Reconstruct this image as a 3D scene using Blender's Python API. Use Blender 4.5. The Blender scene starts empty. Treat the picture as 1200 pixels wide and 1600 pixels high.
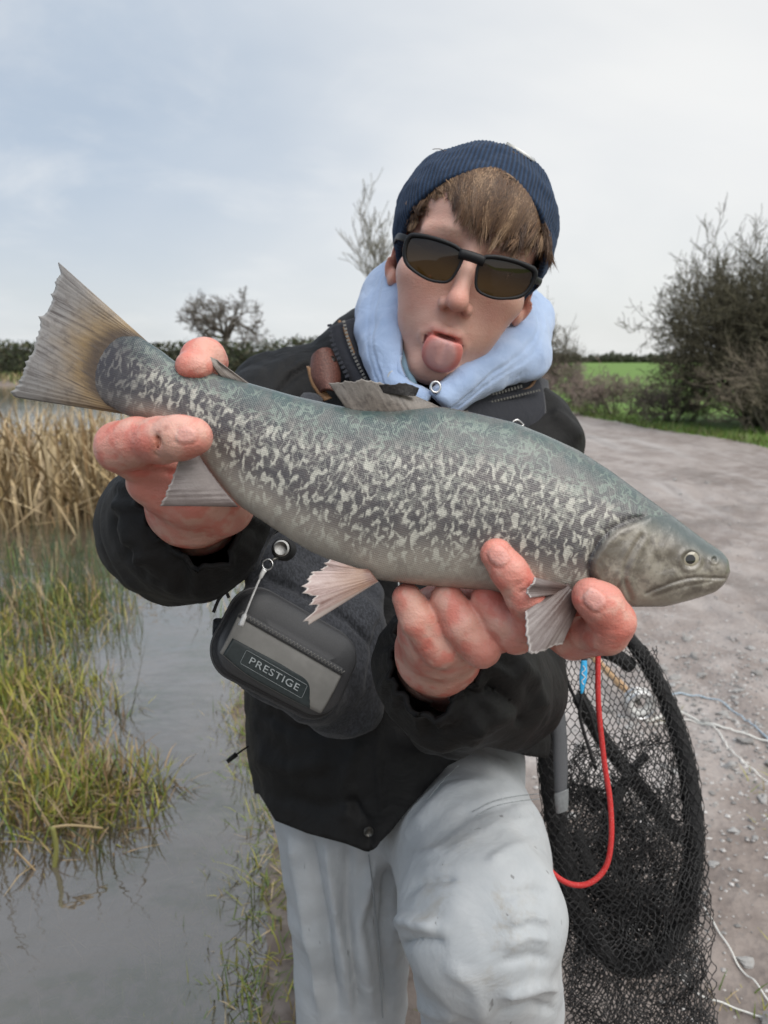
import bpy, math, random
import numpy as np
from mathutils import Matrix, Vector

# ---------------------------------------------------------------- camera, sky, sun, exposure
SC = bpy.context.scene
CAM_H, PITCH, F = 1.05, math.radians(11.8), 1155.0
cam_d = bpy.data.cameras.new('camera'); cam = bpy.data.objects.new('camera', cam_d)
SC.collection.objects.link(cam); SC.camera = cam
cam.location = (0, 0, CAM_H); cam.rotation_euler = (math.pi/2 - PITCH, 0, 0)
cam_d.sensor_fit = 'VERTICAL'; cam_d.sensor_height = 36; cam_d.lens = 26
cam_d.clip_start = 0.02; cam_d.clip_end = 3000
cam_d.dof.use_dof = True; cam_d.dof.focus_distance = 0.52; cam_d.dof.aperture_fstop = 11.0

SUN_EL, SUN_AZ = math.radians(58), math.radians(142)   # azimuth clockwise from +Y (the view direction)
SUN_DIR = Vector((math.sin(SUN_AZ)*math.cos(SUN_EL), math.cos(SUN_AZ)*math.cos(SUN_EL), math.sin(SUN_EL)))
world = bpy.data.worlds.new('World'); SC.world = world; world.use_nodes = True
sun_d = bpy.data.lights.new('sun', 'SUN'); sun = bpy.data.objects.new('sun', sun_d)
SC.collection.objects.link(sun)
sun_d.energy = 1.5; sun_d.angle = math.radians(60); sun_d.color = (1, .965, .92)
sun.rotation_euler = SUN_DIR.to_track_quat('Z', 'Y').to_euler()
SC.view_settings.view_transform = 'Standard'; SC.view_settings.look = 'None'
SC.view_settings.gamma = 1; SC.view_settings.exposure = 1.0; SC.view_settings.use_curve_mapping = False
SC.cycles.use_denoising = True
SC.cycles.max_bounces = 8; SC.cycles.transparent_max_bounces = 12
SC.cycles.caustics_reflective = False; SC.cycles.caustics_refractive = False

# ---------------------------------------------------------------- node helper
class NT:
    def __init__(s, tree): s.t = tree; s.n = tree.nodes; s.l = tree.links; s.n.clear()
    def put(s, sock, v):
        if v is None: return
        if hasattr(v, 'is_output') or isinstance(v, bpy.types.NodeSocket): s.l.new(v, sock)
        else:
            if isinstance(v, (tuple, list)) and sock.type == 'RGBA' and len(v) == 3: v = (*v, 1)
            sock.default_value = v
    def new(s, typ, ins=None, **kw):
        n = s.n.new(typ)
        for k, v in kw.items(): setattr(n, k, v)
        for k, v in (ins or {}).items(): s.put(n.inputs[k], v)
        return n
    def math(s, op, a, b=None, c=None, clamp=False):
        n = s.n.new('ShaderNodeMath'); n.operation = op; n.use_clamp = clamp
        for i, v in enumerate((a, b, c)): s.put(n.inputs[i], v)
        return n.outputs[0]
    def mix(s, f, a, b, mode='MIX'):
        n = s.n.new('ShaderNodeMix'); n.data_type = 'RGBA'; n.blend_type = mode; n.clamp_factor = True
        s.put(n.inputs[0], f); s.put(n.inputs[6], a); s.put(n.inputs[7], b)
        return n.outputs[2]
    def ss(s, x, lo, hi):
        n = s.n.new('ShaderNodeMapRange'); n.interpolation_type = 'SMOOTHSTEP'
        s.put(n.inputs[0], x); s.put(n.inputs[1], lo); s.put(n.inputs[2], hi)
        return n.outputs[0]
    def noise(s, vec, scale, detail=3, rough=.5, dist=0, out=0, dim='3D'):
        n = s.new('ShaderNodeTexNoise', {'Scale': scale, 'Detail': detail, 'Roughness': rough, 'Distortion': dist}, noise_dimensions=dim)
        s.put(n.inputs['Vector'], vec); return n.outputs[out]
    def vor(s, vec, scale, feat='F1', out=0, rnd=1.0):
        n = s.new('ShaderNodeTexVoronoi', {'Scale': scale, 'Randomness': rnd}, feature=feat)
        s.put(n.inputs['Vector'], vec); return n.outputs[out]
    def scale(s, vec, sc, rot=(0, 0, 0)):
        n = s.new('ShaderNodeMapping', {'Scale': sc, 'Rotation': rot}); s.put(n.inputs['Vector'], vec); return n.outputs[0]
    def attr(s, name, out='Color'): return s.new('ShaderNodeAttribute', attribute_name=name).outputs[out]
    def coord(s): return s.new('ShaderNodeTexCoord').outputs['Object']
    def bump(s, h, strength=.3, dist=.01, nrm=None):
        n = s.new('ShaderNodeBump', {'Strength': strength, 'Distance': dist, 'Height': h}); s.put(n.inputs['Normal'], nrm); return n.outputs[0]
    def sep(s, v):
        n = s.new('ShaderNodeSeparateXYZ'); s.put(n.inputs[0], v); return n.outputs
    def comb(s, x, y, z):
        n = s.new('ShaderNodeCombineXYZ'); [s.put(n.inputs[i], v) for i, v in enumerate((x, y, z))]; return n.outputs[0]
    def vm(s, op, a, b=None):
        n = s.n.new('ShaderNodeVectorMath'); n.operation = op; s.put(n.inputs[0], a); s.put(n.inputs[1], b); return n.outputs
    def surf(s, sock):
        o = s.n.new('ShaderNodeOutputMaterial'); s.l.new(sock, o.inputs[0])
def mat(name, **kw):
    m = bpy.data.materials.new(name); m.use_nodes = True; nt = NT(m.node_tree)
    p = nt.n.new('ShaderNodeBsdfPrincipled'); nt.p = p
    for k, v in kw.items(): nt.put(p.inputs[k.replace('_', ' ')], v)
    nt.surf(p.outputs[0])
    return m, nt
def setp(nt, **kw):
    for k, v in kw.items(): nt.put(nt.p.inputs[k.replace('_', ' ')], v)

# sky: Nishita behind a broken overcast layer (brighter towards the veiled sun side on the right)
w = NT(world.node_tree)
tc = w.new('ShaderNodeTexCoord').outputs['Generated']
sky = w.new('ShaderNodeTexSky', sky_type='NISHITA'); sky.sun_disc = False
sky.sun_elevation = SUN_EL; sky.sun_rotation = SUN_AZ; sky.air_density = 1; sky.dust_density = 2; sky.ozone_density = 1
b1 = w.new('ShaderNodeBackground', {'Color': sky.outputs[0], 'Strength': .054})
sx, sy, sz = w.sep(tc)
den = w.math('ADD', w.math('MAXIMUM', sz, 0.0), .22)
cv = w.comb(w.math('DIVIDE', sx, den), w.math('DIVIDE', sy, den), 0)
n1 = w.noise(cv, .55, 5, .5, .4); n2 = w.noise(cv, 1.7, 6, .55, .3)
side = w.ss(w.math('ADD', sx, w.math('MULTIPLY', w.math('SUBTRACT', n1, .5), .7)), -.42, .38)
low = w.ss(sz, .24, .0)
c = w.mix(side, (.262, .306, .364), (.465, .467, .464))
c = w.mix(w.math('MULTIPLY', low, .7), c, (.43, .437, .43))
c = w.mix(w.math('MULTIPLY', w.ss(n2, .48, .74), .45), c, (.462, .467, .467))
b2 = w.new('ShaderNodeBackground', {'Color': c, 'Strength': 1.0})
mx = w.new('ShaderNodeMixShader', {0: w.math('ADD', .84, w.math('MULTIPLY', w.ss(n1, .35, .6), .12))})
w.l.new(b1.outputs[0], mx.inputs[1]); w.l.new(b2.outputs[0], mx.inputs[2])
wo = w.n.new('ShaderNodeOutputWorld'); w.l.new(mx.outputs[0], wo.inputs[0])

# ---------------------------------------------------------------- geometry helpers
rng = np.random.default_rng(7)
CP, SP = math.cos(PITCH), math.sin(PITCH)
def C(px, py, d):           # a point d metres in front of the lens plane, in the camera-aligned frame (right, forward, up)
    px, py, d = np.broadcast_arrays(np.asarray(px, float), py, d)
    return np.stack([(px-600)/F*d, d, (800-py)/F*d], -1)
def CL(pts): a = np.array(pts, float); return C(a[:, 0], a[:, 1], a[:, 2])
def to_world(V):
    V = np.asarray(V, float)
    return np.stack([V[..., 0], V[..., 1]*CP + V[..., 2]*SP, CAM_H - V[..., 1]*SP + V[..., 2]*CP], -1)
def to_px(V): return 600+V[:, 0]/V[:, 1]*F, 800-V[:, 2]/V[:, 1]*F
def nrm(v): v = np.asarray(v, float); return v/np.maximum(np.linalg.norm(v, axis=-1, keepdims=True), 1e-12)
def sstep(x, a, b): t = np.clip((x-a)/(b-a), 0, 1); return t*t*(3-2*t)
def spline(P, n):           # Catmull-Rom through points, n samples by arc length
    P = np.asarray(P, float)
    Q = np.vstack([2*P[0]-P[1], P, 2*P[-1]-P[-2]]); out = []
    t = np.linspace(0, 1, 24, endpoint=False)[:, None]
    for i in range(1, len(Q)-2):
        p0, p1, p2, p3 = Q[i-1], Q[i], Q[i+1], Q[i+2]
        out.append(.5*((2*p1)+(p2-p0)*t+(2*p0-5*p1+4*p2-p3)*t**2+(3*p1-p0-3*p2+p3)*t**3))
    out = np.vstack(out+[P[-1:]])
    l = np.concatenate([[0], np.cumsum(np.linalg.norm(np.diff(out, axis=0), axis=1))])
    s = np.linspace(0, l[-1], n)
    return np.stack([np.interp(s, l, out[:, k]) for k in range(out.shape[1])], -1)
def vnoise(P, scale, seed=0):
    P = np.asarray(P)*scale; I = np.floor(P).astype(np.int64); f = P-I; f = f*f*(3-2*f); r = 0
    for dx in (0, 1):
        for dy in (0, 1):
            for dz in (0, 1):
                h = ((I[:, 0]+dx)*73856093) ^ ((I[:, 1]+dy)*19349663) ^ ((I[:, 2]+dz)*83492791) ^ (seed*2654435761)
                h = (h ^ (h >> 13))*1274126177 & 0x7fffffff; h = (h ^ (h >> 16)) & 0xffff
                w_ = (f[:, 0] if dx else 1-f[:, 0])*(f[:, 1] if dy else 1-f[:, 1])*(f[:, 2] if dz else 1-f[:, 2])
                r = r + w_*h/65535.
    return r*2-1
def fbm(P, scale, oct=3, seed=0): return sum(vnoise(P, scale*2**i, seed+i)*.5**i for i in range(oct))
def vnormals(V, Fc):
    V = np.asarray(V); N = np.zeros_like(V)
    a, b, c_ = V[Fc[:, 0]], V[Fc[:, 1]], V[Fc[:, 2]]; n = np.cross(b-a, c_-a)
    if Fc.shape[1] == 4: n = n + np.cross(c_-a, V[Fc[:, 3]]-a)
    for k in range(Fc.shape[1]):
        for ax in range(3): N[:, ax] += np.bincount(Fc[:, k], n[:, ax], len(V))
    return nrm(N)
def grid_faces(n, m, wrap_m=False, wrap_n=False):
    i = np.arange(n if wrap_n else n-1)[:, None]; j = np.arange(m if wrap_m else m-1)[None, :]
    i2 = (i+1) % n; j2 = (j+1) % m
    return np.stack([i*m+j, i2*m+j, i2*m+j2, i*m+j2], -1).reshape(-1, 4)
class Geo:                  # collects vertices and faces (with optional per-vertex colour) for ONE mesh
    def __init__(s): s.V = []; s.Q = []; s.T = []; s.col = []; s.n = 0
    def add(s, V, Fc, col=None):
        V = np.asarray(V, float).reshape(-1, 3); Fc = np.asarray(Fc, int)
        (s.Q if Fc.shape[1] == 4 else s.T).append(Fc+s.n); s.V.append(V)
        s.col.append(np.broadcast_to(np.ones(3) if col is None else np.asarray(col, float), (len(V), 3))); s.n += len(V); return s
    def arrays(s):
        return np.vstack(s.V), (np.vstack(s.Q) if s.Q else np.zeros((0, 4), int)), (np.vstack(s.T) if s.T else np.zeros((0, 3), int)), np.vstack(s.col)
def mesh(name, V, Q=None, T=None, smooth=True, attrs=None):
    me = bpy.data.meshes.new(name); V = np.asarray(V, np.float32)
    Q = np.zeros((0, 4), int) if Q is None else np.asarray(Q); T = np.zeros((0, 3), int) if T is None else np.asarray(T)
    me.vertices.add(len(V)); me.vertices.foreach_set('co', V.ravel())
    me.loops.add(Q.size+T.size); me.loops.foreach_set('vertex_index', np.concatenate([Q.ravel(), T.ravel()]).astype(np.int32))
    nf = len(Q)+len(T); me.polygons.add(nf)
    me.polygons.foreach_set('loop_start', np.concatenate([np.arange(len(Q))*4, len(Q)*4+np.arange(len(T))*3]).astype(np.int32))
    me.polygons.foreach_set('use_smooth', np.full(nf, smooth, dtype=bool))
    me.update(calc_edges=True)
    for k, a in (attrs or {}).items():
        a = np.asarray(a, np.float32)
        if a.ndim == 1: at = me.attributes.new(k, 'FLOAT', 'POINT'); at.data.foreach_set('value', a)
        else:
            at = me.attributes.new(k, 'FLOAT_COLOR', 'POINT'); b = np.ones((len(a), 4), np.float32); b[:, :3] = a; at.data.foreach_set('color', b.ravel())
    return me
def origin(o):              # world position of an object built here (no rotations are used)
    p = np.zeros(3)
    while o is not None: p = p+np.array(o.location); o = o.parent
    return p
def link(name, me, m, parent=None, base=None, **props):
    o = bpy.data.objects.new(name, me); SC.collection.objects.link(o)
    if m is not None and me is not None: me.materials.append(m)
    if parent is not None: o.parent = parent
    for k, v in props.items(): o[k] = v
    return o
def obj(name, V, Q, m, parent=None, T=None, cam_frame=True, smooth=True, attrs=None, **props):
    """V in the camera-aligned frame (or world if cam_frame False); a top-level mesh gets its origin at its own base"""
    V = to_world(V) if cam_frame else np.asarray(V, float)
    if parent is None: o0 = np.array([(V[:, 0].min()+V[:, 0].max())/2, (V[:, 1].min()+V[:, 1].max())/2, V[:, 2].min()])
    else: o0 = origin(parent)
    o = link(name, mesh(name, V-o0, Q, T, smooth, attrs), m, parent, **props)
    if parent is None: o.location = o0
    return o
def gobj(name, g, m, parent=None, cam_frame=True, smooth=True, **props):
    V, Q, T, c_ = g.arrays(); return obj(name, V, Q, m, parent, T, cam_frame, smooth, {'Col': c_}, **props)
def thing(name, loc, label, category, group=None):
    o = bpy.data.objects.new(name, None); SC.collection.objects.link(o); o.location = loc; o.empty_display_size = .05
    o['label'] = label; o['category'] = category
    if group: o['group'] = group
    return o
def tube(P, R, n=8, cap=True, flat=None, closed=False):      # swept tube; flat=(ratio, up-vector) squashes it into a strap
    P = np.asarray(P, float); R = np.broadcast_to(np.asarray(R, float), (len(P),)); m = len(P)
    if closed: T_ = nrm(np.roll(P, -1, 0)-np.roll(P, 1, 0))
    else: T_ = nrm(np.gradient(P, axis=0))
    if flat is not None: u = np.broadcast_to(np.asarray(flat[1], float), T_.shape).copy()
    else:
        u = np.zeros_like(T_); v = np.array([0, 0, 1.]) if abs(T_[0, 2]) < .9 else np.array([1., 0, 0])
        for i in range(m): v = v-T_[i]*np.dot(v, T_[i]); v = v/np.linalg.norm(v); u[i] = v
    u = nrm(u-T_*(u*T_).sum(1, keepdims=True)); b = np.cross(T_, u)
    a = np.linspace(0, 2*math.pi, n, endpoint=False); k = 1 if flat is None else flat[0]
    V = P[:, None]+R[:, None, None]*(np.cos(a)[None, :, None]*u[:, None]*k+np.sin(a)[None, :, None]*b[:, None])
    V = V.reshape(-1, 3); Q = grid_faces(m, n, True, closed)
    if cap and not closed:
        V = np.vstack([V, P[0], P[-1]]); j = np.arange(n); j2 = (j+1) % n; s, e = m*n, m*n+1; l = (m-1)*n
        Q = np.vstack([Q, np.stack([np.full(n, s), j, j2, np.full(n, s)], -1)[:, :4], np.stack([np.full(n, e), l+j2, l+j, np.full(n, e)], -1)])
    return V, Q
def tube_fix(V, Q):         # split degenerate cap quads into triangles
    d = Q[:, 0] == Q[:, 3]; return Q[~d], Q[d][:, :3]
def add_tube(g, P, R, n=8, col=None, **k):
    V, Q = tube(P, R, n, **k); Q, T = tube_fix(V, Q)
    off = g.n; g.add(V, Q, col)
    if len(T): g.T.append(T+off)
    return g
def segs(P0, P1, R0, R1, sides=3):      # many straight tapered pieces at once
    P0, P1 = np.asarray(P0, float), np.asarray(P1, float); t = nrm(P1-P0); n = len(P0)
    u = np.cross(t, np.where(np.abs(t[:, 2:3]) < .9, np.array([[0, 0, 1.]]), np.array([[1., 0, 0]]))); u = nrm(u); b = np.cross(t, u)
    a = np.arange(sides)*2*math.pi/sides
    r = np.cos(a)[None, :, None]*u[:, None]+np.sin(a)[None, :, None]*b[:, None]
    V = np.concatenate([P0[:, None]+r*np.broadcast_to(R0, (n,))[:, None, None], P1[:, None]+r*np.broadcast_to(R1, (n,))[:, None, None]], 1).reshape(-1, 3)
    j = np.arange(sides); f = np.stack([j, (j+1) % sides, sides+(j+1) % sides, sides+j], -1)
    return V, (f[None]+(np.arange(n)*2*sides)[:, None, None]).reshape(-1, 4)
def patch(A, B, n=60, m=16, bulge=0.0, thick=.003, outward=(0, -1, 0), prof=None):
    """closed slab between two 3D polylines, bulged along the outward side"""
    A, B = spline(A, n), spline(B, n); t = np.linspace(0, 1, m)
    S = A[:, None]*(1-t)[None, :, None]+B[:, None]*t[None, :, None]
    du = np.gradient(S, axis=0); dv = np.gradient(S, axis=1); N = nrm(np.cross(du, dv))
    N *= np.sign((N*np.asarray(outward)).sum(-1, keepdims=True)+1e-9)
    pr = np.sin(np.pi*t)**.7 if prof is None else prof(t)
    bl = np.broadcast_to(np.asarray(bulge, float), (n,))
    S = S+N*(pr[None, :, None]*bl[:, None, None])
    th = thick*np.minimum(1, np.sin(np.pi*np.clip(t, .02, .98))*3)**.5
    top, bot = S+N*th[None, :, None]*.5, S-N*th[None, :, None]*.5
    # ring around: top row then reversed bottom row
    ring = np.concatenate([top, bot[:, ::-1]], 1); V = ring.reshape(-1, 3); Q = grid_faces(n, 2*m, True)
    i = np.arange(m-1); e = (n-1)*2*m
    c0 = np.stack([i, i+1, 2*m-2-i, 2*m-1-i], -1); Q = np.vstack([Q, c0, (c0+e)[:, ::-1]])
    return V, Q
def rrect(w_, h_, r, k=6):
    out = []
    for cx, cy, a0 in ((w_/2-r, h_/2-r, 0), (-w_/2+r, h_/2-r, 90), (-w_/2+r, -h_/2+r, 180), (w_/2-r, -h_/2+r, 270)):
        for a in np.radians(np.linspace(a0, a0+90, k)): out.append((cx+r*math.cos(a), cy+r*math.sin(a)))
    return np.array(out)
def rbox(w_, h_, r, profile, k=6, cap0=True):
    """rounded-rectangle extrusion: profile = [(inset, z)...]; local x,y = face, z = towards viewer"""
    rings = []
    for ins, z in profile:
        o = rrect(w_-2*ins, h_-2*ins, max(r-ins, .0006), k); rings.append(np.column_stack([o, np.full(len(o), z)]))
    n = len(rings[0]); V = np.vstack(rings+[[[0, 0, profile[0][1]]], [[0, 0, profile[-1][1]]]]); m = len(rings)
    Q = grid_faces(m, n, True); j = np.arange(n); j2 = (j+1) % n
    T = np.vstack([np.stack([np.full(n, m*n), j2, j], -1), np.stack([np.full(n, m*n+1), (m-1)*n+j, (m-1)*n+j2], -1)])
    return V, Q, T

# signed-distance modelling: smooth unions of ellipsoids and round cones, meshed with surface nets
class Sdf:
    def __init__(s, lo, hi, h):
        s.lo = np.asarray(lo, float); s.h = h; s.sh = np.ceil((np.asarray(hi)-s.lo)/h).astype(int)+1
        s.D = np.full(s.sh, .06, np.float32); s.ax = [s.lo[k]+np.arange(s.sh[k])*h for k in range(3)]
    def _apply(s, lo, hi, fn, k, sub):
        m = k*1.2+4*s.h
        a = np.maximum(np.floor((lo-m-s.lo)/s.h).astype(int), 0); b = np.minimum(np.ceil((hi+m-s.lo)/s.h).astype(int)+1, s.sh)
        if (b <= a).any(): return
        X = s.ax[0][a[0]:b[0], None, None]; Y = s.ax[1][None, a[1]:b[1], None]; Z = s.ax[2][None, None, a[2]:b[2]]
        d = fn(X, Y, Z).astype(np.float32); sl = (slice(a[0], b[0]), slice(a[1], b[1]), slice(a[2], b[2])); o = s.D[sl]
        if sub:
            h = np.clip(.5-.5*(o+d)/k, 0, 1); s.D[sl] = o*(1-h)-d*h+k*h*(1-h)
        else:
            h = np.clip(.5+.5*(d-o)/k, 0, 1); s.D[sl] = d*(1-h)+o*h-k*h*(1-h)
    def ell(s, c, r, k=.01, rot=None, sub=False):
        c, r = np.asarray(c, float), np.asarray(r, float)*np.ones(3); R = np.eye(3) if rot is None else np.asarray(rot)
        ext = np.sqrt(((R*r[None, :])**2).sum(1))
        def fn(X, Y, Z):
            p = [X-c[0], Y-c[1], Z-c[2]]; q = [R[0, i]*p[0]+R[1, i]*p[1]+R[2, i]*p[2] for i in range(3)]
            k0 = np.sqrt(sum((q[i]/r[i])**2 for i in range(3))); k1 = np.sqrt(sum((q[i]/r[i]**2)**2 for i in range(3)))+1e-9
            return k0*(k0-1)/k1
        s._apply(c-ext, c+ext, fn, k, sub); return s
    def cone(s, a, b, ra, rb, k=.01, sub=False):
        a, b = np.asarray(a, float), np.asarray(b, float); ba = b-a; L = max((ba**2).sum(), 1e-12)
        def fn(X, Y, Z):
            t = np.clip(((X-a[0])*ba[0]+(Y-a[1])*ba[1]+(Z-a[2])*ba[2])/L, 0, 1)
            return np.sqrt((X-a[0]-t*ba[0])**2+(Y-a[1]-t*ba[1])**2+(Z-a[2]-t*ba[2])**2)-(ra+(rb-ra)*t)
        m = max(ra, rb); s._apply(np.minimum(a, b)-m, np.maximum(a, b)+m, fn, k, sub); return s
    def chain(s, P, R, k=.01, sub=False):
        for i in range(len(P)-1): s.cone(P[i], P[i+1], R[i], R[i+1], k if i == 0 else min(k, .006), sub)
        return s
    def mesh(s):
        D = s.D; I = D < 0; nx, ny, nz = s.sh
        cnt = sum(I[dx:nx-1+dx, dy:ny-1+dy, dz:nz-1+dz].astype(np.int8) for dx in (0, 1) for dy in (0, 1) for dz in (0, 1))
        act = (cnt > 0) & (cnt < 8); ijk = np.argwhere(act); idx = np.full(act.shape, -1, np.int64); idx[act] = np.arange(len(ijk))
        acc = np.zeros((len(ijk), 3)); n = np.zeros(len(ijk))
        for ax in range(3):
            o1, o2 = [k for k in range(3) if k != ax]
            for u in (0, 1):
                for v in (0, 1):
                    c0 = ijk.copy(); c0[:, o1] += u; c0[:, o2] += v; c1 = c0.copy(); c1[:, ax] += 1
                    d0 = D[tuple(c0.T)]; d1 = D[tuple(c1.T)]; x = (d0 < 0) != (d1 < 0); t = d0/np.where(x, d0-d1, 1)
                    p = c0.astype(float); p[:, ax] += t; acc[x] += p[x]; n[x] += 1
        V = s.lo+acc/n[:, None]*s.h; Qs = []
        for ax in range(3):
            o1, o2 = [(1, 2), (2, 0), (0, 1)][ax]
            sl0 = [slice(None)]*3; sl1 = [slice(None)]*3; sl0[ax] = slice(0, -1); sl1[ax] = slice(1, None)
            A, B = I[tuple(sl0)], I[tuple(sl1)]; e = np.argwhere(A != B)
            ok = (e[:, o1] > 0) & (e[:, o2] > 0) & (e[:, o1] < s.sh[o1]-1) & (e[:, o2] < s.sh[o2]-1); e = e[ok]
            f = A[tuple(e.T)]; q = []
            for du, dv in ((-1, -1), (0, -1), (0, 0), (-1, 0)):
                c_ = e.copy(); c_[:, o1] += du; c_[:, o2] += dv; q.append(idx[tuple(c_.T)])
            q = np.stack(q, -1); q[~f] = q[~f][:, ::-1]; Qs.append(q)
        return V, np.vstack(Qs)
def relax(V, Q, it=2, lam=.5):          # light Laplacian smoothing
    V = V.copy(); n = len(V); e = np.vstack([Q[:, [0, 1]], Q[:, [1, 2]], Q[:, [2, 3]], Q[:, [3, 0]]]); e = np.vstack([e, e[:, ::-1]])
    deg = np.bincount(e[:, 0], minlength=n)[:, None]
    for _ in range(it):
        S = np.stack([np.bincount(e[:, 0], V[e[:, 1], k], n) for k in range(3)], -1); V = V+lam*(S/np.maximum(deg, 1)-V)
    return V
def poly_dist(px, py, poly):            # distance to a 2D polyline and the parameter along it
    poly = np.asarray(poly, float); best = np.full(len(px), 1e9); par = np.zeros(len(px)); n = len(poly)-1
    for i in range(n):
        a, b = poly[i], poly[i+1]; ab = b-a; t = np.clip(((px-a[0])*ab[0]+(py-a[1])*ab[1])/max((ab**2).sum(), 1e-9), 0, 1)
        d = np.hypot(px-a[0]-t*ab[0], py-a[1]-t*ab[1]); m = d < best; best[m] = d[m]; par[m] = (i+t[m])/n
    return best, par
def fold(V, Q, folds, front=True):      # press and raise cloth folds; each fold = (polyline, width, height)
    N = vnormals(V, Q); px, py = to_px(V); h = np.zeros(len(V))
    for poly, wd, amp in folds:
        d, t = poly_dist(px, py, poly); h += amp*np.exp(-(d/wd)**2)*np.minimum(1, np.sin(np.pi*np.clip(t, .03, .97))*2.2)
    if front: h *= sstep(-N[:, 1], .0, .45)
    return V+N*h[:, None]

# ================================================================ THE SETTING
def shore(y): return -.17-.13*(y-.95)+.05*np.sin(y*2.3)+.03*np.sin(y*5.1)
def verge(y): return 4.55-.154*(y-8.5)+.12*np.sin(y*.9)+.06*np.sin(y*2.7)
MOUNDS = [(-.76, 1.62, .21, .20), (-1.14, 2.0, .34, .38), (-1.42, 2.75, .38, .50), (-1.75, 3.5, .55, .5), (-.55, 3.2, .22, .3), (-.42, 4.2, .3, .4)]
POND_FAR = 29.
def ground_z(x, y):
    P = np.stack([x, y, np.zeros_like(x)], -1); s = shore(y)-x
    bed = -.13*sstep(s, -.08, .42)
    for mx_, my_, rx, ry in MOUNDS: bed = bed+.10*np.exp(-((x-mx_)/rx)**2-((y-my_)/ry)**2)*sstep(s, .0, .3)
    far = sstep(y, POND_FAR-1, POND_FAR+1.5)
    z = np.where(s > -.06, bed*(1-far)+.14*far, 0)
    near = sstep(y, 16, 3)
    z = z+near*(fbm(P, 1.3, 2, 3)*.012+fbm(P, 9, 3, 5)*.006)
    tr = (x > shore(y)+.55) & (x < verge(y)+.1)
    return z+np.where(x > verge(y), .03*sstep(x-verge(y), 0, .6), 0)+np.where(tr, near*(fbm(P, 26, 2, 9)*.006+np.abs(fbm(P*[1, .45, 1], 7, 3, 19))*.018), 0)
def lines(parts): return np.unique(np.concatenate([np.arange(a, b, s) for a, b, s in parts]).round(4))
gx = lines([(-600, -60, 60), (-60, -12, 4), (-12, -2.4, .3), (-2.4, 3.0, .028), (3.0, 7, .09), (7, 20, .8), (20, 60, 4), (60, 601, 60)])
gy = lines([(-300, -20, 40), (-20, -2, 2), (-2, .4, .2), (.4, 4.2, .028), (4.2, 9, .08), (9, 20, .25), (20, 36, .8), (36, 80, 4), (80, 901, 60)])
X, Y = np.meshgrid(gx, gy, indexing='ij'); GV = np.stack([X.ravel(), Y.ravel(), ground_z(X.ravel(), Y.ravel())], -1)
GQ = grid_faces(len(gx), len(gy)); cx, cy = GV[GQ].mean(1)[:, 0], GV[GQ].mean(1)[:, 1]
on_track = (cx > shore(cy)+.30+.25*vnoise(np.stack([cx, cy, cy*0], -1), 3.0, 4)) & (cx < verge(cy)+.06*vnoise(np.stack([cx, cy, cy*0], -1), 4.0, 8)) & (cy > -20) & (cy < 78)
def sub(mask):
    q = GQ[mask]; u, inv = np.unique(q, return_inverse=True); return GV[u], inv.reshape(q.shape)

m_track, n = mat('wet_track', Roughness=.5)
co = n.coord(); a = n.noise(co, 1.1, 5, .6, .6); b = n.noise(co, 7, 5, .65); f = n.noise(co, 70, 3, .6); g_ = n.vor(co, 55)
lanes = n.noise(n.scale(co, (1.6, .16, 1), (0, 0, .12)), 1.6, 4, .6)
c = n.mix(n.ss(a, .35, .65), (.195, .160, .143), (.315, .275, .255))
c = n.mix(n.math('MULTIPLY', n.ss(b, .42, .66), .6), c, (.38, .345, .328))
c = n.mix(n.math('MULTIPLY', n.ss(lanes, .5, .7), .6), c, (.43, .405, .392))
c = n.mix(n.math('MULTIPLY', n.ss(f, .55, .75), .35), c, (.085, .07, .06))
px_, py_, pz_ = n.sep(n.new('ShaderNodeNewGeometry').outputs['Position'])
yw = n.math('ADD', py_, n.math('MULTIPLY', n.math('SUBTRACT', n.noise(co, 2.2, 4, .6), .5), 1.3))
mudm = n.ss(yw, 1.95, 1.35)                                     # trodden mud by the water, gravel further up the track
c = n.mix(n.math('MULTIPLY', mudm, .8), c, n.mix(n.ss(b, .38, .62), (.118, .090, .075), (.20, .162, .140)))
ruts = n.ss(n.noise(n.scale(co, (1.9, .22, 1), (0, 0, .14)), 2.1, 5, .65, .3), .54, .66)
c = n.mix(n.math('MULTIPLY', ruts, .45), c, (.155, .128, .115))
wet = n.ss(n.noise(co, .9, 4, .6, .4), .52, .66)
c = n.mix(n.math('MULTIPLY', wet, .35), c, (.15, .122, .110))
hgt = n.math('ADD', n.math('MULTIPLY', b, .8), n.math('ADD', n.math('MULTIPLY', f, .35), n.math('MULTIPLY', g_, .35)))
setp(n, Base_Color=c, Roughness=n.math('SUBTRACT', .62, n.math('MULTIPLY', wet, .34)), Normal=n.bump(hgt, .75, .012))
m_ground, n = mat('field_ground', Roughness=.9)
co = n.coord(); x_, y_, z_ = n.sep(co)
a = n.noise(co, .35, 4, .6); b = n.noise(co, 14, 4, .6)
green = n.mix(n.ss(a, .35, .65), (.085, .175, .022), (.125, .215, .032))
mud = n.mix(n.ss(b, .35, .65), (.062, .052, .036), (.12, .102, .078))
mud = n.mix(n.math('MULTIPLY', n.ss(n.noise(co, 3.2, 4, .6), .45, .6), .6), mud, (.085, .09, .03))
mud = n.mix(n.math('MULTIPLY', n.ss(z_, -.030, .004), .85), mud, n.mix(n.ss(b, .38, .62), (.150, .116, .098), (.25, .208, .185)))
isfar = n.math('MAXIMUM', n.ss(y_, 27.5, 30), n.ss(x_, 2.5, 3.0))
isfar = n.math('MULTIPLY', isfar, n.ss(z_, -.04, .02))
setp(n, Base_Color=n.mix(isfar, mud, green), Normal=n.bump(b, .5, .02))
v, q = sub(on_track); track = obj('track', v, q, m_track, cam_frame=False, kind='structure', label='wet muddy gravel farm track beside the pond')
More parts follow.
